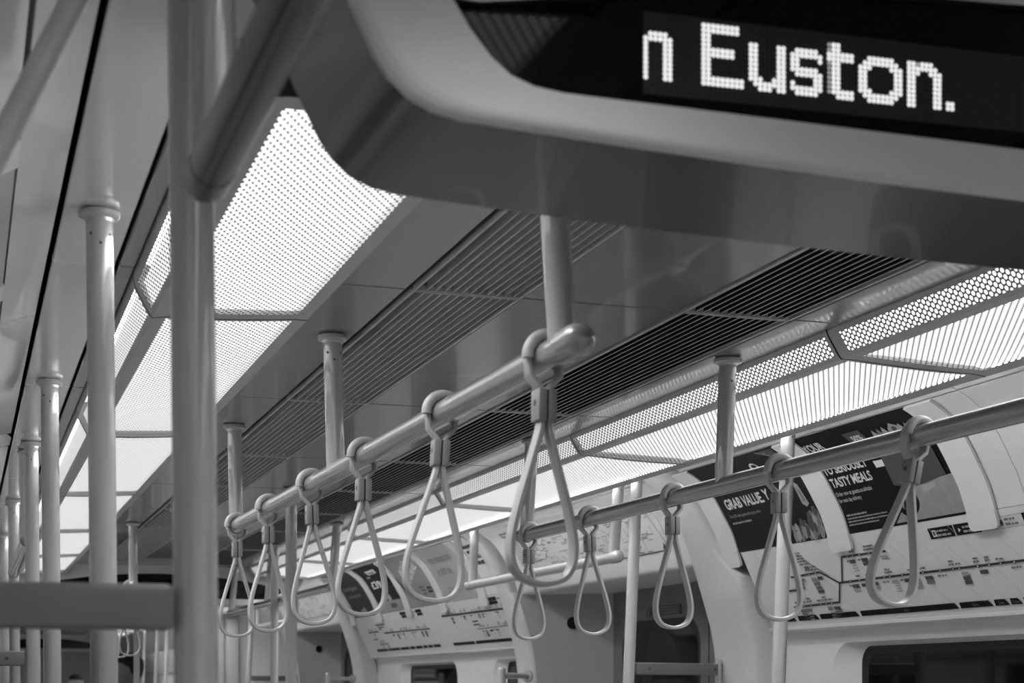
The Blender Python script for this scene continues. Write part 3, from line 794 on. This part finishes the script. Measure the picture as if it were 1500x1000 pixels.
RL2 = ((-.589, 10.2, .61), (-.589, 13.45, .61)); RR2 = ((.572, 9.85, .61), (.560, 13.80, .61))
hang_rail(*RL2, [((-.589, 10.257, 1.0), fr_(RL2, 10.257)), ((-.589, 13.3, 1.0), fr_(RL2, 13.3))], 'distant hanging rail mostly hidden by the flat bar')
hang_rail(*RR2, [((.60, 9.87, 1.0), .01), ((.60, 12.08, 1.0), fr_(RR2, 12.08)), ((.60, 13.76, 1.0), .988)], 'distant hanging rail seen through the strap loops')
hang_rail((-1.318, -.45, .61), (-1.318, 1.985, .61), [((-1.322, 1.93, 1.0), .975), ((-1.322, -.38, 1.0), .03)], 'dark close rail end slanting down from the top edge', mat='railshade', endr=.0285)
hang_rail((-1.33, 7.14, .61), (-1.32, 9.28, .61), [((-1.325, 7.25, 1.0), .04), ((-1.32, 9.2, 1.0), .97)], 'short door rail among the poles at the left edge')
hang_rail((1.345, 7.17, .61), (1.340, 9.53, .61), [((1.362, 7.19, 1.0), .02), ((1.35, 9.44, 1.0), .97)], 'pale door rail with ball end below the network map', mat='pole')
hang_rail((1.345, 14.95, .61), (1.340, 17.0, .61), [((1.35, 15.0, 1.0), .02), ((1.35, 16.95, 1.0), .97)], 'tiny distant door rail by the far doorway', mat='pole')

t = thing('slanted_tube', 'pale slanted tube in the upper left corner against the wall', 'grab rail', (-1.50, 2.12, .6))  # pale tube laid along the bright streak in this corner
m = MB(); m.tube((-1.40, 2.12, .996), (-1.787, 2.12, .16), .0165, M['tab'], 28); m.build('tube', t, (-1.50, 2.12, .6), 40)
m = MB(); m.disc((-1.40, 2.12, 1.0), (0, 0, -1), .034, .012, M['pole'], 24); m.build('ceiling_flange', t, (-1.50, 2.12, .6), 40)
m = MB(); m.tube((-1.784, 2.12, .164), (-1.862, 2.12, .15), .0165, M['pole'], 24); m.build('wall_bend', t, (-1.50, 2.12, .6), 40)

# strap handle: collar round the rail, two-piece clip, hanging loop
def make_strap(origin, label, turn=0., group='strap handles on the hanging rails'):
    t = thing('hanging_strap', label, 'strap handle', origin, group); t.rotation_euler = (0, 0, turn)
    m = MB()
    pth = [(-.006, 0, -.062), (-.010, 0, -.056), (-.030, 0, -.034)]
    R = .0335
    pth += [(R*math.cos(math.radians(q)), 0, R*math.sin(math.radians(q))) for q in range(205, -26, -10)]
    pth += [(.030, 0, -.034), (.010, 0, -.056), (.006, 0, -.062)]
    w, h = .018, .0042
    m.sweep(pth, [(w*.9, -h), (w, 0), (w*.9, h), (-w*.9, h), (-w, 0), (-w*.9, -h)], M['strap'], up=None) if False else m.sweep(pth, [(a, b) for a, b in ((-h, -w*.6), (0, -w*.7), (h, -w*.6), (h, w), (0, w*1.1), (-h, w))], M['strap'], up=(0, 1, 0))
    sad = [(.0395*math.cos(math.radians(q)), 0, .0395*math.sin(math.radians(q))) for q in range(188, -9, -8)]
    m.sweep(sad, [(.0115*math.cos(2*PI*i/12), -.0150+.0135*math.sin(2*PI*i/12)) for i in range(12)], M['strap'], up=(0, 1, 0))
    m.build('collar', t, (0, 0, 0), 45)
    m = MB(); m.box(-.0185, -.0012, -.021, .021, -.119, -.060, M['clip'], .003); m.box(.0012, .0185, -.021, .021, -.119, -.060, M['clip'], .003)
    k = m.build('clip', t, (0, 0, 0), 30); k['label'] = 'darker two-piece clip'
    m = MB(); m.box(-.0012, .0012, -.019, .019, -.117, -.062, M['black']); m.disc((-.0186, 0, -.085), (-1, 0, 0), .006, .0006, M['steel'], 12); m.build('clip_joint', k, (0, 0, 0), 0)
    LW = .9
    ctrl = [(.0065, -.115), (.010, -.135), (.024, -.180), (.042, -.235), (.058, -.285), (.069, -.330), (.0715, -.360), (.066, -.388), (.050, -.408), (.026, -.418), (0, -.421)]
    ctrl = [ctrl[0]] + [(a*LW, z) for a, z in ctrl[1:]]
    pts = []
    for i in range(len(ctrl)-1):
        p0 = ctrl[max(i-1, 0)]; p1 = ctrl[i]; p2 = ctrl[i+1]
        p3 = ctrl[i+2] if i+2 < len(ctrl) else (-ctrl[-2][0], ctrl[-2][1])
        for q in range(4):
            u = q/4
            f = lambda a, b, c, d: .5*((2*b)+(-a+c)*u+(2*a-5*b+4*c-d)*u*u+(-a+3*b-3*c+d)*u**3)
            pts.append((f(p0[0], p1[0], p2[0], p3[0]), f(p0[1], p1[1], p2[1], p3[1])))
    pts.append(ctrl[-1]); full = [(a, 0, z) for a, z in pts] + [(-a, 0, z) for a, z in pts[-2::-1]]
    m = MB(); w, h, e = .0150, .0056, .0035
    m.sweep(full, [(-h, -w+e), (-h+e*.6, -w), (h-e*.6, -w), (h, -w+e), (h, w-e), (h-e*.6, w), (-h+e*.6, w), (-h, w-e)], M['strap'], up=(0, 1, 0))
    m.build('loop', t, (0, 0, 0), 40)
    return t
SL = [2.87, 3.533, 4.259, 4.922, 5.62, 6.255]; SRY = [6.24, 5.604, 4.89, 4.181, 3.49]
proto = make_strap(rp(RL, SL[0]), 'largest strap handle, hanging at the ball end of the nearer rail', .06)
proto.rotation_euler[1] = math.radians(.8)
names = ['second strap handle along the nearer rail from its ball end', 'third strap handle along the nearer rail from its ball end', 'fourth strap handle along the nearer rail from its ball end', 'fifth strap handle along the nearer rail from its ball end', 'last strap handle at the far tip of the nearer rail']
base = Vector(rp(RL, SL[0]))
for y, lb, tw, ti in zip(SL[1:], names, (-.05, .02, -.03, .05, .0), (3.3, 1., -1.5, 0, 0)):
    o = copy_thing(proto, Vector(rp(RL, y))-base, lb); o.rotation_euler[2] = tw; o.rotation_euler[1] = math.radians(ti)
for y, lb, tw, ti in zip(SRY, ('smallest strap handle at the inner tip of the poster-side rail', 'strap handle in front of the pale door rail', 'strap handle in front of the doorway pillar top', 'strap handle over the pole by the GRAB VALUE poster', 'strap handle across the TASTY MEALS poster'), (.1, .0, .06, -.12, .10), (0, -2.5, -.5, 0, 12)):
    o = copy_thing(proto, Vector(rp(RR, y))-base, lb); o.rotation_euler[2] = tw; o.rotation_euler[1] = math.radians(ti)
for y, lb in ((10.42, 'distant strap handle above the dark-haired head'), (11.15, 'distant strap handle second beyond the flat bar'), (11.85, 'distant strap handle third beyond the flat bar'), (12.6, 'distant strap handle fourth beyond the flat bar')):
    copy_thing(proto, Vector((-.589, y, .61))-base, lb)

# ---------------------------------------------------------------- glass draught screens with top bars
def screen(a, b, z0, z1, label, th=.030, bolted=True, foot=-1.5):
    """flat bar from pole a to wall b (x, y) with a glass pane below"""
    a = Vector((a[0], a[1], 0)); b = Vector((b[0], b[1], 0)); d = (b-a).normalized(); n = Vector((-d.y, d.x, 0)); L = (b-a).length; zm = (z0+z1)/2
    c = Vector(((a.x+b.x)/2, (a.y+b.y)/2, zm)); t = thing('glass_screen', label, 'glass screen', c, 'glass screens beside the doorways')
    bm = bmesh.new(); bmesh.ops.create_cube(bm, size=1)
    for w in bm.verts: w.co = Vector((w.co.x*L, w.co.y*th, w.co.z*(z1-z0)))
    bmesh.ops.bevel(bm, geom=bm.edges[:], offset=.007, segments=3, affect='EDGES', profile=.5)
    rot = Matrix(((d.x, n.x, 0, 0), (d.y, n.y, 0, 0), (0, 0, 1, 0), (0, 0, 0, 1)))
    m = MB(); m.bm(bm, M['bar'], Matrix.Translation(c) @ rot); o = m.build('top_bar', t, c, 40)
    f = -n if n.y > 0 else n
    for k in ((.14, .95) if bolted else ()):
        m = MB(); m.disc(a + d*(L*k) + Vector((0, 0, zm)) + f*(th/2), f, .0075, .0015, M['steel'], 12); m.build('bolt', o, c, 0)
    m = MB(); h = Vector((0, 0, 1)); w = n*.005
    q = [a+d*.02, b-d*.02]; v = [p+h*zz+s_*w for p in q for zz in (z0-.001, foot) for s_ in (-1, 1)]
    m.add(v, [(0,1,3,2), (4,6,7,5), (0,4,5,1), (2,3,7,6), (0,2,6,4), (1,5,7,3)], M['glass']); m.build('glass_pane', t, c, 0)
    return t
screen((-1.342, 2.115), (-1.862, 2.115), .070, .1285, 'flat grey bar of the close glass screen, left of the thick pole', bolted=False)
screen((-1.345, 6.99), (-1.852, 7.0), .080, .142, 'glass screen bar with dark bolt, far left among poles')
sc = screen((1.323, 6.90), (1.838, 7.12), .050, .106, 'short glass screen bar between pole and doorway pillar')
m = MB(); m.box(1.832, 1.852, 7.10, 7.14, .0, .125, M['pole'], .004); m.build('wall_bracket', sc, (1.577, 7.01, .078), 30)
screen((1.323, 17.25), (1.85, 17.45), .050, .106, 'tiny glass screen bar at the far right doorway')
def stub(x, y, x1, y1, label):
    c = (x, y, FL); t = thing('grab_post', label, 'grab post', c, 'short posts with a stub to the wall')
    m = MB(); m.tube((x, y, FL), (x, y, .102), .026, M['pole'], 28, dome=(0, .014)); m.build('post', t, c, 40)
    m = MB(); m.tube((x, y, .062), (x1, y1, .062), .019, M['pole'], 24); m.build('stub', t, c, 40)
    m = MB(); m.disc((x1, y1, .06), (x-x1, y-y1, 0), .040, .012, M['pole'], 24); m.build('wall_plate', t, c, 40)
stub(1.60, 9.68, 1.825, 9.83, 'short grab post with stub arm by the far door pillar')
stub(1.53, 14.42, 1.80, 14.6, 'tiny grab post with stub arm at the distant bay end')

# ================================================================== INFORMATION DISPLAYS
def bez_outline(pts): return pts
GL = {  # dot letters on a 13-row grid: {column: rows}
 -12: [4,5,6,7,8,9,10,11,12], -11: [3,4], -10: [3,4], -9: [3,4], -8: list(range(3,13)), -7: list(range(4,13)),
 0: list(range(13)), 1: list(range(13)), 2: [0,1,5,6,11,12], 3: [0,1,5,6,11,12], 4: [0,1,5,6,11,12], 5: [0,1,5,6,11,12], 6: [0,1,5,6,11,12], 7: [0,1,11,12], 8: [11,12],
 10: list(range(3,11)), 11: list(range(3,12)), 12: [10,11,12], 13: [11,12], 14: [11,12], 15: [10,11], 16: list(range(3,13)), 17: list(range(3,13)),
 19: [4,5,6,7,10,11], 20: [3,4,5,6,7,8,11,12], 21: [3,4,7,8,11,12], 22: [3,4,7,8,11,12], 23: [3,4,7,8,11,12], 24: [3,4,7,8,9,10,11,12], 25: [4,5,8,9,10,11],
 27: [3,4], 28: list(range(1,12)), 29: list(range(1,13)), 30: [3,4,11,12], 31: [3,4,11,12], 32: [3,4,11,12],
 34: list(range(5,11)), 35: list(range(4,12)), 36: [3,4,5,10,11,12], 37: [3,4,11,12], 38: [3,4,11,12], 39: [3,4,11,12], 40: [3,4,11,12], 41: [3,4,5,10,11,12], 42: list(range(4,12)), 43: list(range(5,11)),
 45: list(range(3,13)), 46: list(range(3,13)), 47: [4,5], 48: [3,4], 49: [3,4], 50: [3,4,5], 51: list(range(4,13)), 52: list(range(5,13)),
 54: [11,12], 55: [11,12]}
DIM = {27: [1,2,5,6,7,8,9,10,11], 47: [3]}
def display(yf, label, text=True):
    dep = .345; c = (0, yf, .85)
    t = thing('information_display', label, 'display screen', c)
    # front outline (x, z), right half mirrored from the left; slightly sagging foot
    left = [(-1.262, 1.0), (-1.20, .90), (-1.165, .825), (-1.130, .755), (-1.112, .730), (-1.088, .709), (-1.058, .696), (-1.02, .689)]
    foot = [(x, .689 - .022*(1-(x/1.02)**2)) for x in (-.8, -.6, -.4, -.2, 0, .2, .4, .6, .8)]
    out = left + foot + [(-x, z) for x, z in left[::-1]]
    def scr_top(x): return .936 - .105*(x/1.0)**2
    sl = [(-1.035, .832), (-1.012, .797), (-.985, .766), (-.960, .747), (-.93, .737), (-.89, .733)]
    st = [(x, scr_top(x)) for x in (1.0, .8, .6, .4, .2, 0, -.2, -.4, -.6, -.8, -1.0)]
    scr = sl + [(-x, z) for x, z in sl[::-1]] + st
    # face with opening
    bm = bmesh.new(); es = []
    inset = []
    for x, z in out: inset.append((x*(1-.022), min(z + (.014 if z < .99 else 0), 1.0)))
    for pts in (inset, scr):
        vs = [bm.verts.new((x, yf, z)) for x, z in pts]; es += [bm.edges.new((a, b)) for a, b in zip(vs, vs[1:]+vs[:1])]
    bmesh.ops.triangle_fill(bm, use_beauty=True, use_dissolve=False, edges=es)
    m = MB(); m.bm(bm, M['housing'])
    n = len(out)
    prev = [(x, yf, z) for x, z in inset]
    for k in range(1, 5):     # rounded front edge
        a = k*PI/8; cur = [(i[0]+(o[0]-i[0])*math.sin(a), yf + .016*(1-math.cos(a)), i[1]+(o[1]-i[1])*math.sin(a)) for i, o in zip(inset, out)]
        m.add(prev+cur, [(i, i+1, n+i+1, n+i) for i in range(n-1)], M['housing']); prev = cur
    m.build('bezel', t, c, 50, closed=False)
    m = MB()
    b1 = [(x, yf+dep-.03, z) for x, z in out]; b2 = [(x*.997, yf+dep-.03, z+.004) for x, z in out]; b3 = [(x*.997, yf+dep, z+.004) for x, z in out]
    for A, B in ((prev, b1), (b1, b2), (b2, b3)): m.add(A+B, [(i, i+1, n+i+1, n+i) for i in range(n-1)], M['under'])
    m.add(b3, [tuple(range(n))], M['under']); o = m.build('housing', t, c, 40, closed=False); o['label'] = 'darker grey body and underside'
    m = MB(); ns = len(scr)
    m.add([(x, yf+.014, z) for x, z in scr], [tuple(range(ns))], M['screen'])
    m.add([(x, yf, z) for x, z in scr]+[(x, yf+.014, z) for x, z in scr], [(i, (i+1) % ns, ns+(i+1) % ns, ns+i) for i in range(ns)], M['dark'])
    s = m.build('screen', t, c, 0, closed=False); s['label'] = 'glossy black screen'
    if text:
        X0, Z0 = -.695, .847; yl = yf + .0125; rise = .008/.37
        def P(cx, r): x = X0 + cx*LEDX; return x, Z0 - r*LEDZ + (x-X0)*rise
        m = MB(); c0, c1, r0, r1 = -12.5, 96.5, -1.5, 15.5
        q = [P(c0, r1), P(c1, r1), P(c1, r0), P(c0, r0)]
        m.add([(x, yf+.0132, z) for x, z in q], [(0,1,2,3)], M['board'], [[((a+.5)*LEDX, (b+.5)*LEDZ) for a, b in ((c0, -r1), (c1, -r1), (c1, -r0), (c0, -r0))]])
        m.build('diode_board', s, c, 0, closed=False)
        for D, mt, rr, nmn in (({k: q for k, q in GL.items() if k < 0}, 'led', .0027, 'lit_letter'), ({k: q for k, q in GL.items() if k >= 0}, 'led', .0027, 'lit_word'), (DIM, 'leddim', .0019, 'dim_dots')):
            m = MB(); k = 10
            for cx, rows in D.items():
                for r in rows:
                    x, z = P(cx, r)
                    m.add([(x+rr*math.cos(2*PI*i/k), yl, z+rr*math.sin(2*PI*i/k)) for i in range(k)] + [(x, yl-.0012, z)], [(i, (i+1) % k, k) for i in range(k)], M[mt])
            m.build(nmn, s, c, 60, closed=False)['label'] = {'lit_letter': 'white dots forming the letter n', 'lit_word': 'white dots spelling Euston.', 'dim_dots': 'half-lit dots'}[nmn]
    return t
display(1.90, 'close ceiling display with white dots reading n Euston.')
display(13.9, 'distant blank black display across the ceiling, behind the poles', False)
display(33.6, 'tiny blank black display at the far end of the train', False)

# ================================================================== PASSENGERS (only heads rise into view)
def person(x, y, top, face, label):
    """standing passenger, crown at height top (units); face = heading of the nose in radians"""
    H = (top-FL); u = H/7.6; root = thing('person', label, 'person', (x, y, FL))
    root.rotation_euler = (0, 0, face)
    def skin(nodes, edges, sub=2):
        me = bpy.data.meshes.new('figure'); me.from_pydata([Vector(n[:3])*u*S for n in nodes], edges, [])
        ob = bpy.data.objects.new('figure', me); COL.objects.link(ob)
        ob.modifiers.new('s', 'SKIN'); sb = ob.modifiers.new('b', 'SUBSURF'); sb.levels = sub; sb.render_levels = sub
        for k, n in enumerate(nodes): me.skin_vertices[0].data[k].radius = (n[3]*u*S, (n[4] if len(n) > 4 else n[3])*u*S)
        me.skin_vertices[0].data[0].use_root = True
        dg = bpy.context.evaluated_depsgraph_get(); r = bpy.data.meshes.new_from_object(ob.evaluated_get(dg)); bpy.data.objects.remove(ob)
        return r
    N = [(0, 0, 3.9, .62, .5), (0, 0, 4.9, .58, .46), (0, 0, 5.8, .72, .50), (0, 0, 6.25, .34, .3), (0, .02, 6.6, .26, .26)]
    E = [(0, 1), (1, 2), (2, 3), (3, 4)]
    for s in (-1, 1):
        k = len(N); N += [(s*.85, 0, 6.0, .28), (s*1.02, -.05, 4.75, .2), (s*1.0, .25, 3.75, .15), (s*.98, .35, 3.5, .13, .09)]; E += [(2, k), (k, k+1), (k+1, k+2), (k+2, k+3)]
        for f, (dx, L) in enumerate(((-.10, .36), (-.035, .42), (.03, .40), (.095, .32))):
            j = len(N); N += [(s*.98+dx, .42, 3.2, .045), (s*.98+dx, .45, 3.2-L*.5, .04), (s*.98+dx, .40, 3.2-L, .035)]; E += [(k+3, j), (j, j+1), (j+1, j+2)]
        j = len(N); N += [(s*.84, .5, 3.35, .05), (s*.80, .58, 3.15, .042)]; E += [(k+3, j), (j, j+1)]
        j = len(N); N += [(s*.42, 0, 3.5, .44), (s*.42, .04, 1.95, .29), (s*.42, -.05, .35, .19), (s*.42, .02, .14, .17), (s*.42, .55, .08, .14)]; E += [(0, j), (j, j+1), (j+1, j+2), (j+2, j+3), (j+3, j+4)]
    body = skin(N, E)
    # head: profile rings (z, half width, front, back) in head units
    rg = [(.0, .20, .16, -.26), (.08, .24, .38, -.28), (.14, .28, .43, -.30), (.22, .32, .42, -.34), (.30, .345, .43, -.39), (.36, .355, .435, -.42), (.44, .365, .42, -.45), (.50, .37, .405, -.47), (.56, .375, .40, -.485), (.64, .38, .42, -.49), (.74, .375, .41, -.48), (.84, .345, .36, -.44), (.92, .28, .27, -.35), (.98, .17, .14, -.21), (1.0, .03, .0, -.06)]
    hv = []; n = 24
    for z, w, fr, bk in rg:
        cy = (fr+bk)/2; ly = (fr-bk)/2
        for i in range(n):
            a = 2*PI*i/n; px_, py_ = w*math.cos(a), cy + ly*math.sin(a)
            if math.sin(a) > .96 and .30 <= z <= .52: py_ += .13*(1-abs(z-.34)/.2) if z < .5 else .02     # nose
            if abs(math.cos(a)) > .25 and math.sin(a) > .6 and .48 <= z <= .58: py_ -= .035             # eye sockets
            if math.sin(a) > .8 and .20 <= z <= .24: py_ -= .02                                        # mouth line
            hv.append(Vector((px_, py_+.03, 6.58+z))*u*S)
    hf = [(k*n+i, k*n+(i+1) % n, (k+1)*n+(i+1) % n, (k+1)*n+i) for k in range(len(rg)-1) for i in range(n)] + [tuple(range(n))[::-1], tuple((len(rg)-1)*n+i for i in range(n))]
    bm = bmesh.new(); bm.from_mesh(body); o0 = len(bm.verts)
    vs = [bm.verts.new(q) for q in hv]
    for f in hf: bm.faces.new([vs[i] for i in f])
    for s in (-1, 1):   # ears
        ev = bmesh.ops.create_uvsphere(bm, u_segments=10, v_segments=8, radius=1)['verts']
        for w in ev: w.co = Vector((s*.375 + w.co.x*.035, -.02 + w.co.y*.075 - .02*w.co.z, 7.03 + w.co.z*.13))*u*S
    bmesh.ops.recalc_face_normals(bm, faces=bm.faces); bm.to_mesh(body); bm.free()
    body.materials.clear(); body.materials.append(M['skin']); body.polygons.foreach_set('use_smooth', [True]*len(body.polygons))
    body.polygons.foreach_set('material_index', [0]*len(body.polygons))
    ob = bpy.data.objects.new('body', body); COL.objects.link(ob); ob.parent = root
    # hair: cap over crown, sides and nape
    hv = []; hf = []; rows = [(.20, .33, -.22, -.42), (.32, .385, -.14, -.48), (.44, .40, .0, -.505), (.54, .405, .12, -.52), (.64, .405, .30, -.525), (.76, .40, .455, -.515), (.86, .37, .41, -.475), (.95, .29, .31, -.375), (1.02, .17, .15, -.22), (1.04, .03, .0, -.06)]
    for z, w, fr, bk in rows:
        cy = (fr+bk)/2; ly = (fr-bk)/2
        for i in range(n):
            a = 2*PI*i/n; hv.append(Vector((w*math.cos(a), cy+ly*math.sin(a)+.03, 6.58+z))*u*S)
    hf = [(k*n+i, k*n+(i+1) % n, (k+1)*n+(i+1) % n, (k+1)*n+i) for k in range(len(rows)-1) for i in range(n)] + [tuple((len(rows)-1)*n+i for i in range(n))]
    me = bpy.data.meshes.new('hair'); me.from_pydata(hv, [], hf); me.materials.append(M['hairm']); me.polygons.foreach_set('use_smooth', [True]*len(hf))
    ob = bpy.data.objects.new('hair', me); COL.objects.link(ob); ob.parent = root
    J = [(0, 0, 3.3, .72, .58), (0, 0, 4.9, .66, .53), (0, 0, 5.85, .80, .57), (0, -.02, 6.3, .40, .38), (0, .0, 6.62, .36, .35)]; JE = [(0, 1), (1, 2), (2, 3), (3, 4)]
    for s in (-1, 1):
        k = len(J); J += [(s*.88, 0, 6.0, .36), (s*1.04, -.05, 4.75, .28), (s*1.01, .24, 3.8, .22)]; JE += [(2, k), (k, k+1), (k+1, k+2)]
    jm = skin(J, JE); jm.materials.clear(); jm.materials.append(M['coat']); jm.polygons.foreach_set('use_smooth', [True]*len(jm.polygons)); jm.polygons.foreach_set('material_index', [0]*len(jm.polygons))
    ob = bpy.data.objects.new('jacket', jm); COL.objects.link(ob); ob.parent = root
    T = [(0, 0, 3.75, .70, .58)]; TE = []
    for s in (-1, 1):
        k = len(T); T += [(s*.42, 0, 3.4, .50), (s*.42, .03, 1.95, .36), (s*.42, -.04, .3, .26)]; TE += [(0, k), (k, k+1), (k+1, k+2)]
    tm = skin(T, TE); tm.materials.clear(); tm.materials.append(M['coat']); tm.polygons.foreach_set('use_smooth', [True]*len(tm.polygons)); tm.polygons.foreach_set('material_index', [0]*len(tm.polygons))
    ob = bpy.data.objects.new('trousers', tm); COL.objects.link(ob); ob.parent = root
person(.19, 18.7, .365, math.radians(78), 'dark-haired person in a dark jacket turned side-on, standing beyond the poles')
person(.36, 30.0, .20, math.radians(170), 'small dark-haired person far down the train, only the crown of the head showing')

# ================================================================== CAMERA, WORLD, VIEW
wd = bpy.data.worlds.new('tunnel_dark'); SC.world = wd; wd.use_nodes = True
wd.node_tree.nodes['Background'].inputs[0].default_value = (.0, .0, .0, 1)
cam = bpy.data.cameras.new('camera'); co = bpy.data.objects.new('camera', cam); COL.objects.link(co); SC.camera = co
F = 2400.
cam.sensor_fit = 'HORIZONTAL'; cam.sensor_width = 36; cam.lens = 36*F/1500
cam.shift_y = 504/1500; cam.clip_start = .02; cam.clip_end = 100
co.location = W((-1.6, 0, 0)); co.rotation_euler = (PI/2, 0, -math.atan(810/F))
cam.dof.use_dof = True; cam.dof.focus_distance = 5.2*S; cam.dof.aperture_fstop = 9.
v = SC.view_settings; SC.display_settings.display_device = 'sRGB'
v.view_transform = 'Standard'; v.look = 'None'; v.gamma = 1; v.use_curve_mapping = False; v.exposure = -.2
cy = SC.cycles; cy.use_denoising = True; cy.max_bounces = 8; cy.diffuse_bounces = 5; cy.glossy_bounces = 4; cy.transparent_max_bounces = 24; cy.sample_clamp_indirect = 6
